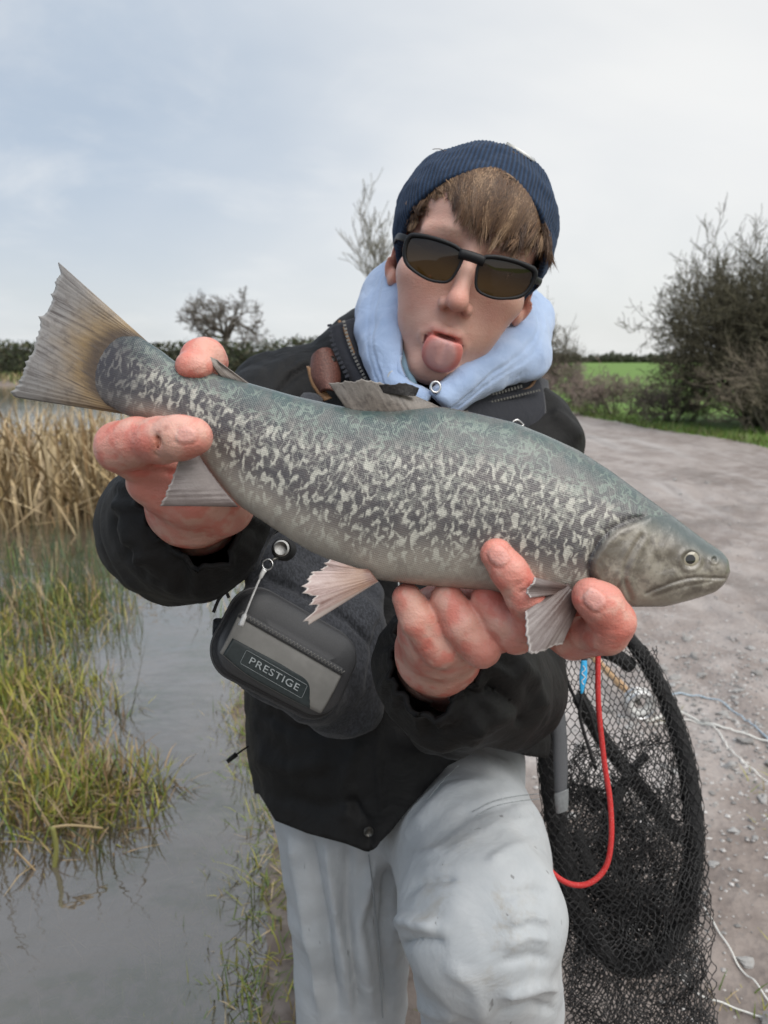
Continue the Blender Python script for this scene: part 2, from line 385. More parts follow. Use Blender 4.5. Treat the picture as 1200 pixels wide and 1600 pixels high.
v, q = sub(~on_track); ground = obj('ground', v, q, m_ground, cam_frame=False, kind='structure', label='muddy pond bank and green field')

# water: clear shallow film that mirrors the sky, murkier with depth
wx = lines([(-60, -6, 3), (-6, .3, .12)]); wy = lines([(-3, 5, .1), (5, 30.1, .6)])
X, Y = np.meshgrid(wx, wy, indexing='ij'); WV = np.stack([X.ravel(), Y.ravel(), np.full(X.size, -.022)], -1); WQ = grid_faces(len(wx), len(wy))
cc = WV[WQ].mean(1); keep = cc[:, 0] < shore(cc[:, 1])+.42
m_water = bpy.data.materials.new('pond_water'); m_water.use_nodes = True; n = NT(m_water.node_tree)
co = n.coord(); rip = n.math('ADD', n.noise(n.scale(co, (1, 1.6, 1)), 5, 3, .5), n.math('MULTIPLY', n.noise(co, 26, 2, .5), .12))
bm = n.bump(rip, .10, .06)
tr = n.new('ShaderNodeBsdfTransparent', {'Color': (.72, .70, .64)})
mk = n.new('ShaderNodeBsdfDiffuse', {'Color': n.mix(n.ss(n.noise(co, 2.6, 5, .6, .5), .40, .62), (.185, .158, .130), n.mix(n.ss(n.noise(co, 30, 4, .6), .45, .6), (.105, .100, .055), (.15, .128, .10)))})
m1 = n.new('ShaderNodeMixShader', {0: .5}); n.l.new(tr.outputs[0], m1.inputs[1]); n.l.new(mk.outputs[0], m1.inputs[2])
gl = n.new('ShaderNodeBsdfGlossy', {'Color': (1.0, .975, .94), 'Roughness': .03, 'Normal': bm})
fr = n.new('ShaderNodeFresnel', {'IOR': 1.85, 'Normal': bm})
m2 = n.new('ShaderNodeMixShader', {0: n.math('ADD', n.math('MULTIPLY', fr.outputs[0], 1.6), .05, clamp=True)})
n.l.new(m1.outputs[0], m2.inputs[1]); n.l.new(gl.outputs[0], m2.inputs[2]); n.surf(m2.outputs[0])
u, inv = np.unique(WQ[keep], return_inverse=True)
obj('water', WV[u], inv.reshape(-1, 4), m_water, cam_frame=False, kind='structure', label='shallow grey pond water reflecting the sky')

# stones bedded in the track
m_stone, n = mat('stone', Roughness=.55)
co = n.coord(); oi = n.new('ShaderNodeObjectInfo').outputs['Random']
c = n.mix(oi, (.28, .265, .25), (.52, .515, .505)); c = n.mix(n.math('MULTIPLY', n.noise(co, 40, 4, .6), .6), c, (.13, .12, .11))
setp(n, Base_Color=c, Normal=n.bump(n.noise(co, 60, 4, .6), .4, .01))
def blob(seed, sx=1, sy=1, sz=.5, nu=9, nv=6):
    r = np.random.default_rng(seed); a = np.linspace(0, 2*np.pi, nu, endpoint=False); e = np.linspace(-np.pi/2, np.pi/2, nv+2)[1:-1]
    D = np.stack([np.cos(e)[:, None]*np.cos(a), np.cos(e)[:, None]*np.sin(a), np.sin(e)[:, None]+0*a], -1).reshape(-1, 3)
    D = np.vstack([D, [[0, 0, -1], [0, 0, 1]]])*(1+.55*vnoise(D.tolist()+[[0, 0, -1], [0, 0, 1]], 1.3, seed))[:, None]*[sx, sy, sz]
    Q = grid_faces(nv, nu, True); j = np.arange(nu); j2 = (j+1) % nu; b0 = nu*nv
    T = np.vstack([np.stack([np.full(nu, b0), j2, j], -1), np.stack([np.full(nu, b0+1), (nv-1)*nu+j, (nv-1)*nu+j2], -1)])
    return D, Q, T
stone_me = []
for k in range(8):
    v, q, t = blob(50+k, 1, .6+.4*rng.random(), .28+.2*rng.random()); me = mesh('stone', v, q, t, smooth=False); me.materials.append(m_stone); stone_me.append(me)
r2 = np.random.default_rng(11); tb = np.array(track.location); cnt = 0
while cnt < 230:
    u = r2.random()
    if cnt < 130: x, y = r2.normal(.98, .30), r2.normal(1.95, .42)          # gravelly patch behind the landing net
    else: y = .9+5.5*r2.random()**1.6; x = .45+r2.random()*(.45+.5*y)
    if x < .42 or y < .85: continue
    z = ground_z(np.array([x]), np.array([y]))[0]; s = .007+.016*r2.random()**2.2
    if r2.random() < .08: s *= 1.9
    o = bpy.data.objects.new('stone', stone_me[cnt % 8]); SC.collection.objects.link(o); o.parent = track
    o.location = (x-tb[0], y-tb[1], z+s*.08-tb[2]); o.scale = (s, s, s); o.rotation_euler = (r2.normal()*.15, r2.normal()*.15, r2.random()*6.3); cnt += 1

r3 = np.random.default_rng(5); NG = 9000                               # loose gravel, too fine to count
x = np.where(np.arange(NG) < 5200, r3.normal(1.02, .34, NG), 0); y = np.where(np.arange(NG) < 5200, r3.normal(1.95, .45, NG), 0)
yy = .9+5*r3.random(NG)**1.4; fr_ = np.arange(NG) >= 5200; y[fr_] = yy[fr_]; x[fr_] = .4+r3.random(fr_.sum())*(.5+.55*yy[fr_])
ok = (x > .36) & (y > .85); P = np.column_stack([x, y])[ok]; sz_ = (.0022+.0055*r3.random(len(P))**2.5); zc = ground_z(P[:, 0], P[:, 1])
O = np.array([[1, 0, 0], [0, 1, 0], [-1, 0, 0], [0, -1, 0], [0, 0, .6], [0, 0, -.6]], float); OT = np.array([[0, 1, 4], [1, 2, 4], [2, 3, 4], [3, 0, 4], [1, 0, 5], [2, 1, 5], [3, 2, 5], [0, 3, 5]])
an = r3.random(len(P))*6.28; jit = 1+.35*r3.normal(size=(len(P), 6, 1)).clip(-1, 1); Vg = O[None]*jit*sz_[:, None, None]
Vg = np.stack([Vg[..., 0]*np.cos(an)[:, None]-Vg[..., 1]*np.sin(an)[:, None], Vg[..., 0]*np.sin(an)[:, None]+Vg[..., 1]*np.cos(an)[:, None], Vg[..., 2]], -1)+np.column_stack([P, zc+sz_*.15])[:, None]
gc = (.16+.36*r3.random((len(P), 1))**1.3)*np.array([1, .97, .94]); m_grav, n = mat('gravel', Roughness=.7); setp(n, Base_Color=n.attr('Col'))
obj('gravel', Vg.reshape(-1, 3), None, m_grav, T=(OT[None]+(np.arange(len(P))*6)[:, None, None]).reshape(-1, 3), cam_frame=False, smooth=False, attrs={'Col': np.repeat(gc, 6, 0)}, kind='stuff', label='fine pale gravel pressed into the muddy track')

# ---------------------------------------------------------------- grasses, rushes, reeds
m_blade, n = mat('grass_blade', Roughness=.55)
setp(n, Base_Color=n.attr('Col'), Transmission_Weight=0.0, Subsurface_Weight=0.0)
def blades(P, H, Wd, lean, az, bend, cols, lev=4, facing=None, kink=None):
    """curved tapering leaf blades: P roots, H length, lean (rad) at the base, bend (rad) added to the tip"""
    n_ = len(P); t = np.linspace(0, 1, lev+1); ang = lean[:, None]+bend[:, None]*t[None]
    if kink is not None: ang = ang+np.where(t[None] > kink[:, :1], kink[:, 1:2], 0)
    st = H[:, None]/lev; dz = np.cos(ang)*st; dr = np.sin(ang)*st
    z = np.concatenate([np.zeros((n_, 1)), np.cumsum(dz[:, :-1], 1)], 1); r = np.concatenate([np.zeros((n_, 1)), np.cumsum(dr[:, :-1], 1)], 1)
    ca, sa = np.cos(az)[:, None], np.sin(az)[:, None]
    c_ = np.stack([P[:, 0:1]+r*ca, P[:, 1:2]+r*sa, P[:, 2:3]+z], -1)
    fa = (az+np.pi/2+rng.normal(0, .5, n_)) if facing is None else facing
    wv = np.stack([np.cos(fa), np.sin(fa), np.zeros(n_)], -1)[:, None]*(Wd[:, None, None]*.5*np.array([1]*(lev-1)+[.7, .12])[None, :, None])
    V = np.stack([c_-wv, c_+wv], 2).reshape(-1, 3); L = lev+1
    k = np.arange(lev); f = np.stack([2*k, 2*k+1, 2*k+3, 2*k+2], -1)
    Q = (f[None]+(np.arange(n_)*2*L)[:, None, None]).reshape(-1, 4)
    shade = (.72+.28*t)[None, :, None]; Cc = np.repeat((cols[:, None]*(shade*0+1)), 2, 1).reshape(-1, 3)
    return V, Q, Cc
def pick(n_, pal, var=.18):
    pal = np.array(pal); c_ = pal[rng.integers(0, len(pal), n_)]; return c_*(1+rng.normal(0, var, (n_, 1))).clip(.5, 1.7)
def gz(P): return ground_z(P[:, 0], P[:, 1])
def field(name, n_, xy, h, wd, lean, bend, pal, label, lev=4, kinkp=0, wet=True, sink=.01, **kw):
    P = xy(n_); n_ = len(P); P = np.column_stack([P, gz(P)-sink])
    H = h[0]+(h[1]-h[0])*rng.random(n_); W_ = wd[0]+(wd[1]-wd[0])*rng.random(n_)
    kk = None
    if kinkp: kk = np.column_stack([.3+.5*rng.random(n_), np.where(rng.random(n_) < kinkp, rng.uniform(.7, 2.0, n_), 0)])
    V, Q, Cc = blades(P, H, W_, np.abs(rng.normal(lean[0], lean[1], n_)), rng.random(n_)*6.283, rng.normal(bend[0], bend[1], n_), pick(n_, pal), lev, kink=kk)
    return obj(name, V, Q, m_blade, cam_frame=False, attrs={'Col': Cc}, kind='stuff', label=label, **kw)
def in_mounds(sel, spread):
    def fn(n_):
        k = rng.choice(sel, n_); M = np.array(MOUNDS)[k]; a = rng.random(n_)*6.283; r = np.sqrt(rng.random(n_))*spread
        return np.column_stack([M[:, 0]+M[:, 2]*r*np.cos(a), M[:, 1]+M[:, 3]*r*np.sin(a)])
    return fn
GR = [(.125, .17, .022), (.19, .205, .03), (.085, .135, .022), (.26, .20, .055), (.27, .265, .035), (.30, .28, .05)]
ST = [(.36, .27, .14), (.42, .32, .18), (.29, .215, .12), (.27, .18, .09)]
RU = [(.045, .085, .038), (.06, .105, .05), (.085, .12, .055), (.07, .09, .035)]
field('tussock_grass', 5600, in_mounds([0, 1, 1, 2], 1.08), (.05, .165), (.003, .006), (.35, .3), (.7, .5), GR, 'yellow green tussock grass growing out of the shallow water')
field('dead_grass', 2500, in_mounds([0, 0, 1, 1, 2], 1.15), (.06, .21), (.003, .006), (.6, .35), (.8, .5), ST[2:]+[(.16, .10, .05)], 'brown dead grass matted through the tussock', kinkp=.35)
field('rushes', 800, in_mounds([2, 2, 3, 3, 3], 1.25), (.14, .32), (.003, .0045), (.12, .12), (.25, .25), RU, 'dark green rushes standing in the pond beyond the tussock')
field('water_grass', 620, in_mounds([4, 5, 3], 1.3), (.08, .24), (.003, .005), (.4, .3), (.7, .4), GR[:3]+ST[:2], 'low clumps of grass in the open shallow water')
def edge_xy(n_):
    y = .80+2.4*rng.random(n_)**1.5; x = shore(y)+rng.normal(-.04, .10, n_)-.03; return np.column_stack([x, y])
field('bank_grass', 3000, edge_xy, (.025, .07), (.0016, .003), (.8, .35), (.6, .5), GR+ST[:2]+[(.16, .15, .05)], 'short half drowned grass along the water edge by the kneeling leg', sink=.004)
def tuft_xy(n_):
    c_ = np.array([(-.335, 1.42), (-.24, 1.06), (-.30, 1.10), (-.42, .98), (-.33, 1.75), (-.22, 1.30), (-.40, 1.22), (-.36, .92), (-.29, 1.55), (-.47, 1.12), (-.31, .86), (-.38, 1.95)])[rng.integers(0, 12, n_)]; return c_+rng.normal(0, .036, (n_, 2))
field('drowned_grass', 620, tuft_xy, (.04, .095), (.002, .0032), (.6, .35), (.6, .4), GR[:3], 'bright grass tufts poking out of the shallows')
def thin_xy(n_): return np.column_stack([rng.uniform(-.75, -.22, n_), rng.uniform(.85, 1.6, n_)])
field('submerged_stems', 420, thin_xy, (.06, .11), (.0014, .0022), (1.0, .25), (.6, .3), ST[:2]+GR[3:], 'thin straw stems lying in the clear shallows')
def reed_xy(n_):
    y = 4.7+2.3*rng.random(n_); x = -1.55-.22*(y-4.7)-rng.random(n_)**1.2*3.2+rng.normal(0, .1, n_); return np.column_stack([x, y])
field('reeds', 3600, reed_xy, (.5, 1.0), (.010, .022), (.30, .28), (.35, .5), ST+[(.50, .40, .25)], 'bed of bleached straw coloured dead reeds behind the fish tail', kinkp=.55, lev=5)
def verge_xy(n_):
    y = 5.5+26*rng.random(n_)**1.5; x = verge(y)+np.abs(rng.normal(0, .33, n_))-.06; return np.column_stack([x, y])
field('verge_grass', 6500, verge_xy, (.06, .16), (.008, .014), (.4, .3), (.6, .4), [(.085, .15, .022), (.12, .18, .03), (.15, .15, .05)], 'bright green grass verge along the far side of the track', lev=3)
def mudtuft(n_):
    c_ = np.array([(.95, 1.62), (1.02, 1.55), (.92, 1.50), (1.05, 1.72), (.60, 1.02), (.84, 2.02), (.78, 1.15)])[rng.integers(0, 7, n_)]; return c_+rng.normal(0, .035, (n_, 2))
field('mud_grass', 300, mudtuft, (.02, .06), (.0015, .003), (.8, .4), (.5, .4), GR+ST[:1], 'thin trampled grass tufts in the mud beside the net', lev=3)
def farbank(n_): return np.column_stack([rng.uniform(-24, 2, n_), rng.uniform(29.3, 33.5, n_)])
field('far_bank_grass', 3500, farbank, (.15, .42), (.03, .06), (.3, .2), (.5, .3), [(.13, .16, .04), (.24, .20, .10), (.30, .23, .13), (.09, .14, .03)], 'rough grass on the far bank of the pond', lev=3)
def stem_xy(n_):
    a = rng.uniform(-2.6, .4, n_); k_ = rng.integers(0, 2, n_); M = np.array(MOUNDS)[k_]; return np.column_stack([M[:, 0]+M[:, 2]*1.05*np.cos(a), M[:, 1]+M[:, 3]*1.05*np.sin(a)])
field('dark_stems', 46, stem_xy, (.16, .40), (.003, .0045), (.12, .12), (.3, .35), [(.06, .05, .03), (.10, .085, .045), (.05, .06, .025)], 'sparse dark dead stems standing along the edge of the tussock', kinkp=.3)
# the bent dead stem standing alone at the front of the tussock
g = Geo(); b0 = np.array([-.71, 1.40, -.03])
gv = lambda pts, r, c_: add_tube(g, spline(np.array(pts)+b0, 14), r, 6, c_, flat=(.35, (0, 1, 0)))
gv([(0, 0, 0), (.010, 0, .055), (.006, 0, .105)], .006, (.24, .235, .07)); gv([(.006, 0, .104), (.045, .01, .101), (.10, .03, .080)], .0035, (.40, .30, .16))
gv([(-.03, -.01, 0), (-.06, -.01, .04), (-.075, -.01, .06)], .0025, (.42, .30, .16))
gobj('bent_reed_stem', g, m_blade, cam_frame=False, label='single snapped yellow green reed stem at the front of the tussock', category='reed')

# ---------------------------------------------------------------- bare trees, hedges, brambles
m_bark, n = mat('bark', Roughness=.9); co = n.coord()
setp(n, Base_Color=n.mix(n.noise(co, 3, 4, .6), (.05, .045, .034), (.12, .105, .08)), Normal=n.bump(n.noise(co, 30, 4), .6, .02))
m_twig, n = mat('twig', Roughness=.9)
setp(n, Base_Color=n.attr('Col'))
def grow(rs, base, direc, length, radius, depth, out, spread=.55, ratio=.72, kids=(2, 4), up=.1, wob=.18, steps=4, minr=.004):
    P = np.array(base, float); d = nrm(direc); pts = [P.copy()]
    for k in range(steps):
        d = nrm(d+rs.normal(0, wob, 3)+np.array([0, 0, up])); P = P+d*length/steps; pts.append(P.copy())
    for k in range(steps):
        r0 = max(radius*(1-.4*k/steps), minr); r1 = max(radius*(1-.4*(k+1)/steps), minr); out.append((pts[k], pts[k+1], r0, r1, depth))
    if depth == 0: return
    for _ in range(rs.integers(*kids)+1):
        k = rs.integers(max(1, steps//2), steps+1); ax = nrm(rs.normal(0, 1, 3)); s_ = spread*(.6+.8*rs.random())
        nd = nrm(d*math.cos(s_)+nrm(np.cross(d, ax))*math.sin(s_))
        grow(rs, pts[k], nd, length*ratio*(.75+.5*rs.random()), radius*.62, depth-1, out, spread, ratio, kids, up, wob, steps, minr)
def bare_tree(name, label, base, height, seed, depth=5, rad=.2, trunk=.3, lean=(0, 0, 1), group=None, twig_col=(.085, .072, .055), limbs=0, **kw):
    rs = np.random.default_rng(seed); out = []
    t = thing(name, base, label, 'tree', group)
    if limbs:
        for k in range(6): out.append((np.array([.01*math.sin(k), 0, trunk*k/6]), np.array([.01*math.sin(k+1), 0, trunk*(k+1)/6]), rad*(1.25-.09*k), rad*(1.25-.09*(k+1)), depth))
        for k in range(limbs):
            a_ = k*2*math.pi/limbs+rs.normal(0, .25); e_ = rs.uniform(.15, 1.15); grow(rs, (0, 0, trunk*(.75+.25*rs.random())), (math.cos(a_)*math.cos(e_), math.sin(a_)*math.cos(e_), math.sin(e_)), trunk*rs.uniform(.62, .85), rad*.5, depth-1, out, **kw)
    else: grow(rs, np.zeros(3), lean, trunk, rad, depth, out, **kw)
    A = np.array([o[0] for o in out]); B = np.array([o[1] for o in out]); s = height/max(B[:, 2].max(), 1e-6)
    r0 = np.array([o[2] for o in out]); r1 = np.array([o[3] for o in out]); dep = np.array([o[4] for o in out]); big = dep >= depth-1
    v, q = segs(A[big]*s, B[big]*s, r0[big]*s, r1[big]*s, 7); link('trunk', mesh('trunk', v, q), m_bark, t)
    v, q = segs(A[~big]*s, B[~big]*s, r0[~big]*s, r1[~big]*s, 3); cc_ = np.tile(np.array(twig_col), (len(v), 1))*(1+.2*rng.normal(size=(len(v)//6, 1)).repeat(6, 0)).clip(.5, 1.5)
    link('crown', mesh('crown', v, q, attrs={'Col': cc_}), m_twig, t)
    return t
bare_tree('oak_tree', 'lone bare oak standing beyond the far hedge', (-14.6, 70, .1), 7.4, 5, 6, .060, .60, limbs=8, spread=.66, ratio=.66, kids=(2, 3), up=.02, minr=.0045, wob=.22, twig_col=(.14, .125, .105))
bare_tree('bare_tree', 'tall leafless tree rising behind the shoulder strap', (.25, 25, .1), 6.9, 9, 6, .045, .6, spread=.36, ratio=.74, kids=(2, 3), up=.15, minr=.0034, twig_col=(.26, .245, .21), lean=(-.12, 0, 1), steps=3)  # twig colour lightened to stand in for blur and sky glare
def bush(name, label, base, rx, ry, h, n_stem, seed, cat='bush', col=(.075, .068, .042), depth=4, minr=.003, rad=.022, group=None, ln=.62, kids=(2, 4)):
    """many-stemmed leafless shrub"""
    rs = np.random.default_rng(seed); out = []; t = thing(name, base, label, cat, group)
    for k in range(n_stem):
        a = rs.random()*6.283; r = np.sqrt(rs.random()); p = np.array([rx*.45*r*math.cos(a), ry*.45*r*math.sin(a), 0])
        grow(rs, p, (math.cos(a)*r*1.0*rx/h, math.sin(a)*r*1.0*ry/h, 1), h*ln*(.55+.45*rs.random()), rad, depth, out, .65, .66, kids, .03, .22, 4, minr)
    A = np.array([o[0] for o in out]); B = np.array([o[1] for o in out]); dep = np.array([o[4] for o in out])
    r0 = np.array([o[2] for o in out]); r1 = np.array([o[3] for o in out])
    s = np.array([rx/np.quantile(np.abs(B[:, 0]), .985), ry/np.quantile(np.abs(B[:, 1]), .985), h/np.quantile(B[:, 2], .995)]); A, B = A*s, B*s
    A[:, 2] = np.maximum(A[:, 2], -.02); B[:, 2] = np.maximum(B[:, 2], 0)
    big = dep >= depth-1
    v, q = segs(A[big], B[big], r0[big], r1[big], 5); link('stems', mesh('stems', v, q), m_bark, t, kind='stuff')
    v, q = segs(A[~big], B[~big], r0[~big], r1[~big], 3); cc_ = np.tile(np.array(col), (len(v), 1))*(1+.28*rng.normal(size=(len(v)//6, 1)).repeat(6, 0)).clip(.4, 1.7)
    link('crown', mesh('crown', v, q, attrs={'Col': cc_}), m_twig, t); return t
bush('hawthorn_tree', 'big leafless hawthorn with a rounded dense crown beside the verge', (6.0, 11.2, .05), 1.75, 1.5, 2.8, 44, 21, 'tree', (.088, .080, .050), 5, .0042, .03)
bush('hedge_bush', 'leafless hawthorn thicket half hidden behind the beanie', (3.05, 16.5, .05), 1.2, 1.0, 2.15, 24, 22, 'bush', (.11, .098, .07), 4, .0045)
bush('hedge_bush', 'low brown thicket at the foot of the big hawthorn', (5.45, 10.1, .05), 1.05, .5, 1.2, 34, 23, 'bush', (.19, .16, .12), 3, .004, .012)
k = 0
for lab, x, y, rx, h, col in (('purple brown bramble clump where the verge meets the thicket', 3.75, 15.2, 1.0, .95, (.25, .195, .17)),
        ('fox brown bramble clump in front of the green field', 4.3, 13.6, .95, .75, (.29, .23, .195)),
        ('dark bramble clump next to the low brown thicket', 4.75, 12.2, .75, .72, (.19, .155, .13))):
    bush('bramble', lab, (x, y, .03), rx, .55, h, 30, 31+k, 'bramble', col, 3, .0045, .009); k += 1
m_leaf, n = mat('hedge_leaf', Roughness=.8); setp(n, Base_Color=n.attr('Col'))
def hedge(name, label, x0, x1, y, depth, hfun, n_, size, pal, seed):
    rs = np.random.default_rng(seed); x = rs.uniform(x0, x1, n_); z = rs.random(n_)**.75*hfun(x)*(1+.05*rs.normal(size=n_)); yy = y+rs.uniform(-depth/2, depth/2, n_)
    a = rs.normal(size=(n_, 3)); u = nrm(np.cross(a, rs.normal(size=(n_, 3)))); v_ = nrm(np.cross(a, u)); P = np.column_stack([x, yy, z+.1]); s = size*(.6+.8*rs.random((n_, 1)))
    V = np.stack([P-u*s, P+v_*s*.6, P+u*s, P-v_*s*.6], 1).reshape(-1, 3); Q = np.arange(4*n_).reshape(-1, 4)
    t = thing(name, ((x0+x1)/2, y, .1), label, 'hedge'); L = np.array(t.location)
    link('foliage', mesh('foliage', V-L, Q, smooth=False, attrs={'Col': np.repeat(pick(n_, pal, .25), 4, 0)}), m_leaf, t, kind='stuff')
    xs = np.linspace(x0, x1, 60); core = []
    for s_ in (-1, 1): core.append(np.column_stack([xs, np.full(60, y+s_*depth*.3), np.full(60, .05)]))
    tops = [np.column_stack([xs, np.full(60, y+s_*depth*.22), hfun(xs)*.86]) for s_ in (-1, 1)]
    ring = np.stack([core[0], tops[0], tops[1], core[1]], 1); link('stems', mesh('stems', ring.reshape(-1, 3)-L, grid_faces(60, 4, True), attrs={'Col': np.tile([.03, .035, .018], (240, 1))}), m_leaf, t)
hedge('field_hedge', 'long clipped dark hedge across the far bank of the pond', -34, -1.5, 35, 1.6, lambda x: 1.62+.06*np.sin(x*1.3)+.16*sstep(x, -6, -3.2), 16000, .09, [(.035, .05, .018), (.05, .06, .025), (.07, .065, .035)], 3)
hedge('horizon_hedge', 'thin dark hedgerow on the horizon of the green field', 20, 110, 150, 3, lambda x: 1.3+.5*np.sin(x*.31)**2+.3*np.sin(x*1.7), 5000, .3, [(.045, .055, .03), (.06, .06, .04)], 4)

# ================================================================ MATERIALS FOR THE ANGLER
m_skin, n = mat('skin', Roughness=.46, Subsurface_Weight=.12, Subsurface_Scale=.006, IOR=1.4)
n.p.inputs['Subsurface Radius'].default_value = (1, .35, .2)
co = n.coord(); mot = n.noise(co, 90, 4, .6); c = n.attr('Col')
c = n.mix(n.math('MULTIPLY', n.ss(mot, .45, .7), .30), c, n.mix(.5, c, (.62, .22, .17)))
c = n.mix(n.math('MULTIPLY', n.ss(n.noise(co, 420, 3, .7), .56, .72), .30), c, n.mix(.6, c, (.42, .17, .12)))
c = n.mix(n.math('MULTIPLY', n.ss(n.noise(co, 33, 3, .6), .5, .7), .25), c, n.mix(.5, c, (.74, .52, .43)))
pore = n.math('ADD', n.noise(co, 900, 2, .6), n.math('ADD', n.math('MULTIPLY', n.vor(co, 700), .5), n.math('MULTIPLY', n.noise(n.scale(co, (1, 1, 2.2)), 160, 3, .6, .6), 1.6)))
setp(n, Base_Color=c, Normal=n.bump(pore, .28, .0012), Roughness=n.math('ADD', .28, n.math('MULTIPLY', mot, .24)))
def cloth(name, col, col2, rough=.85, weave=1500, wrinkle=28, wr_s=.35, bump_s=.25, sheen=.2, wr_d=.012, lo=.35, hi=.7):
    m, n = mat(name, Roughness=rough, Sheen_Weight=sheen, Sheen_Roughness=.5)
    co = n.coord(); a = n.noise(co, wrinkle, 4, .55, .8); b = n.noise(co, weave, 2, .6)
    nb = n.bump(b, bump_s, .0012, n.bump(a, wr_s, wr_d))
    setp(n, Base_Color=n.mix(n.ss(n.noise(co, 14, 5, .65), lo, hi), col, col2), Normal=nb); return m, n
m_jacket, n_j = cloth('black_waxed_cotton', (.005, .005, .0054), (.010, .0097, .0098), .62, 1800, 22, .35, .3, 0)
setp(n_j, Specular_IOR_Level=.22)
m_navy, _ = cloth('navy_lining', (.012, .014, .022), (.02, .022, .032), .8, 1600, 30, .2, .3)
m_hood, _ = cloth('pale_blue_fleece', (.33, .45, .68), (.41, .53, .75), .95, 1300, 34, .25, .55, .4)
m_shirt, _ = cloth('blue_shirt', (.22, .36, .47), (.28, .42, .54), .8, 2200, 40, .2, .2)
m_trs, n = cloth('grey_trousers', (.39, .415, .435), (.45, .47, .485), .72, 1700, 16, .22, .18, .12, .02)
co = n.coord(); st = n.ss(n.noise(co, 11, 6, .7, .5), .53, .68); old = n.p.inputs['Base Color'].links[0].from_socket
st2 = n.math('MULTIPLY', st, n.ss(n.attr('Col'), .05, .9))
c = n.mix(n.math('MULTIPLY', st2, .55), old, (.30, .26, .20))
sc_ = n.ss(n.noise(n.scale(co, (90, 90, 22), (0, .5, .3)), 1.0, 2, .5), .71, .75)
setp(n, Base_Color=n.mix(n.math('MULTIPLY', sc_, .6), c, (.10, .095, .09)))
m_knit, n = mat('navy_knit', Roughness=.95, Sheen_Weight=.08, Sheen_Roughness=.4)
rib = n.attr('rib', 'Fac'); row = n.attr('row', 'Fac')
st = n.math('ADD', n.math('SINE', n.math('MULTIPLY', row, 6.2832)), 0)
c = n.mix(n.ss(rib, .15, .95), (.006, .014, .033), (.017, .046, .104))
c = n.mix(n.math('MULTIPLY', n.noise(n.coord(), 600, 3), .5), c, (.013, .028, .060))
setp(n, Base_Color=c, Normal=n.bump(n.math('ADD', n.math('MULTIPLY', st, .3), n.noise(n.coord(), 1400, 2)), .5, .001))
m_hair, n = mat('brown_hair', Roughness=.5, Specular_IOR_Level=.45); setp(n, Base_Color=n.attr('Col'))
def plain(name, col, rough=.5, metal=0., bump=0, scale=300, var=.25, **kw):
    m, n = mat(name, Roughness=rough, Metallic=metal, **kw); co = n.coord(); a = n.noise(co, scale, 4, .6)
    setp(n, Base_Color=n.mix(n.math('MULTIPLY', n.ss(a, .35, .7), 1.0), col, tuple(min(1, x*(1+var)+.004) for x in col)))
    if bump: setp(n, Normal=n.bump(a, bump, .002))
    return m
m_metal = plain('nickel', (.55, .55, .55), .28, 1.0); m_brass = plain('dull_zip_metal', (.12, .115, .105), .42, .85)
m_leather = plain('brown_leather', (.085, .030, .020), .5, 0, .5, 500, .8); m_tan = plain('tan_leather', (.20, .105, .045), .6, 0, .2, 300)
m_white = plain('white_stitch', (.62, .62, .60), .7)
m_boot = plain('olive_rubber', (.03, .034, .026), .55, 0, .2, 60)

PB = to_world(C(620, 1250, .9)); PERSON_AT = (float(PB[0]), float(PB[1]), 0.0)
person = thing('person', PERSON_AT, 'person in blue beanie, sunglasses and black jacket kneeling, tongue out, holding a trout', 'person')

# ---------------------------------------------------------------- head (local frame: x image right, f out of the face, z up)
NAS = C(735, 405, .722); FW = nrm(-NAS); ROLL = math.radians(19)
up0 = nrm(np.array([0, 0, 1.])-FW*FW[2]); rt0 = np.cross(FW, up0)
if rt0[0] < 0: rt0 = -rt0
UP = up0*math.cos(ROLL)+rt0*math.sin(ROLL); RT = rt0*math.cos(ROLL)-up0*math.sin(ROLL)
yaw, pit = math.radians(2), math.radians(2)
FW2 = nrm(FW*math.cos(yaw)+RT*math.sin(yaw)); RT = nrm(RT-FW2*np.dot(RT, FW2)); FW = FW2
FW2 = nrm(FW*math.cos(pit)+UP*math.sin(pit)); UP = nrm(UP-FW2*np.dot(UP, FW2)); FW = FW2
HO = NAS-FW*.093
def HC(P): P = np.asarray(P, float); return HO+P[..., 0:1]*RT+P[..., 1:2]*FW+P[..., 2:3]*UP
def to_head(V): D = V-HO; return np.stack([D@RT, D@FW, D@UP], -1)
S = Sdf((-.1, -.125, -.175), (.1, .14, .135), .00165)
S.ell((0, -.012, .032), (.073, .092, .083), .01)
S.ell((0, .026, -.026), (.0600, .057, .090), .02)
S.ell((0, .044, .042), (.057, .045, .05), .02)
for s in (-1, 1):
    S.ell((s*.046, .050, -.028), (.0225, .026, .020), .02)
    S.chain([(s*.049, -.005, -.045), (s*.0345, .026, -.088), (s*.013, .067, -.116)], [.0165, .0125, .012], .022)
    S.ell((s*.031, .056, -.060), (.0215, .0235, .028), .022)                      # cheek
S.ell((0, .046, -.086), (.037, .043, .040), .02)
S.ell((0, .073, -.114), (.0215, .0165, .0150), .014)
S.ell((0, .0755, -.068), (.028, .021, .026), .016)
S.chain([(-.048, .068, .014), (-.024, .081, .0175), (0, .0835, .014), (.024, .081, .0175), (.048, .068, .014)], [.006, .006, .006, .006, .006], .014)
for s in (-1, 1):
    S.ell((s*.033, .101, -.004), (.0185, .0165, .0115), .010, sub=True)
    S.ell((s*.032, .0725, -.004), (.0135, .0125, .012), .003)
    S.cone((s*.019, .083, -.0045), (s*.045, .078, -.0055), .0012, .0012, .002, sub=True)   # closed lid line
S.cone((0, .088, .002), (0, .1085, -.037), .0075, .0098, .010)
S.ell((0, .1115, -.042), (.0100, .0100, .0092), .006)
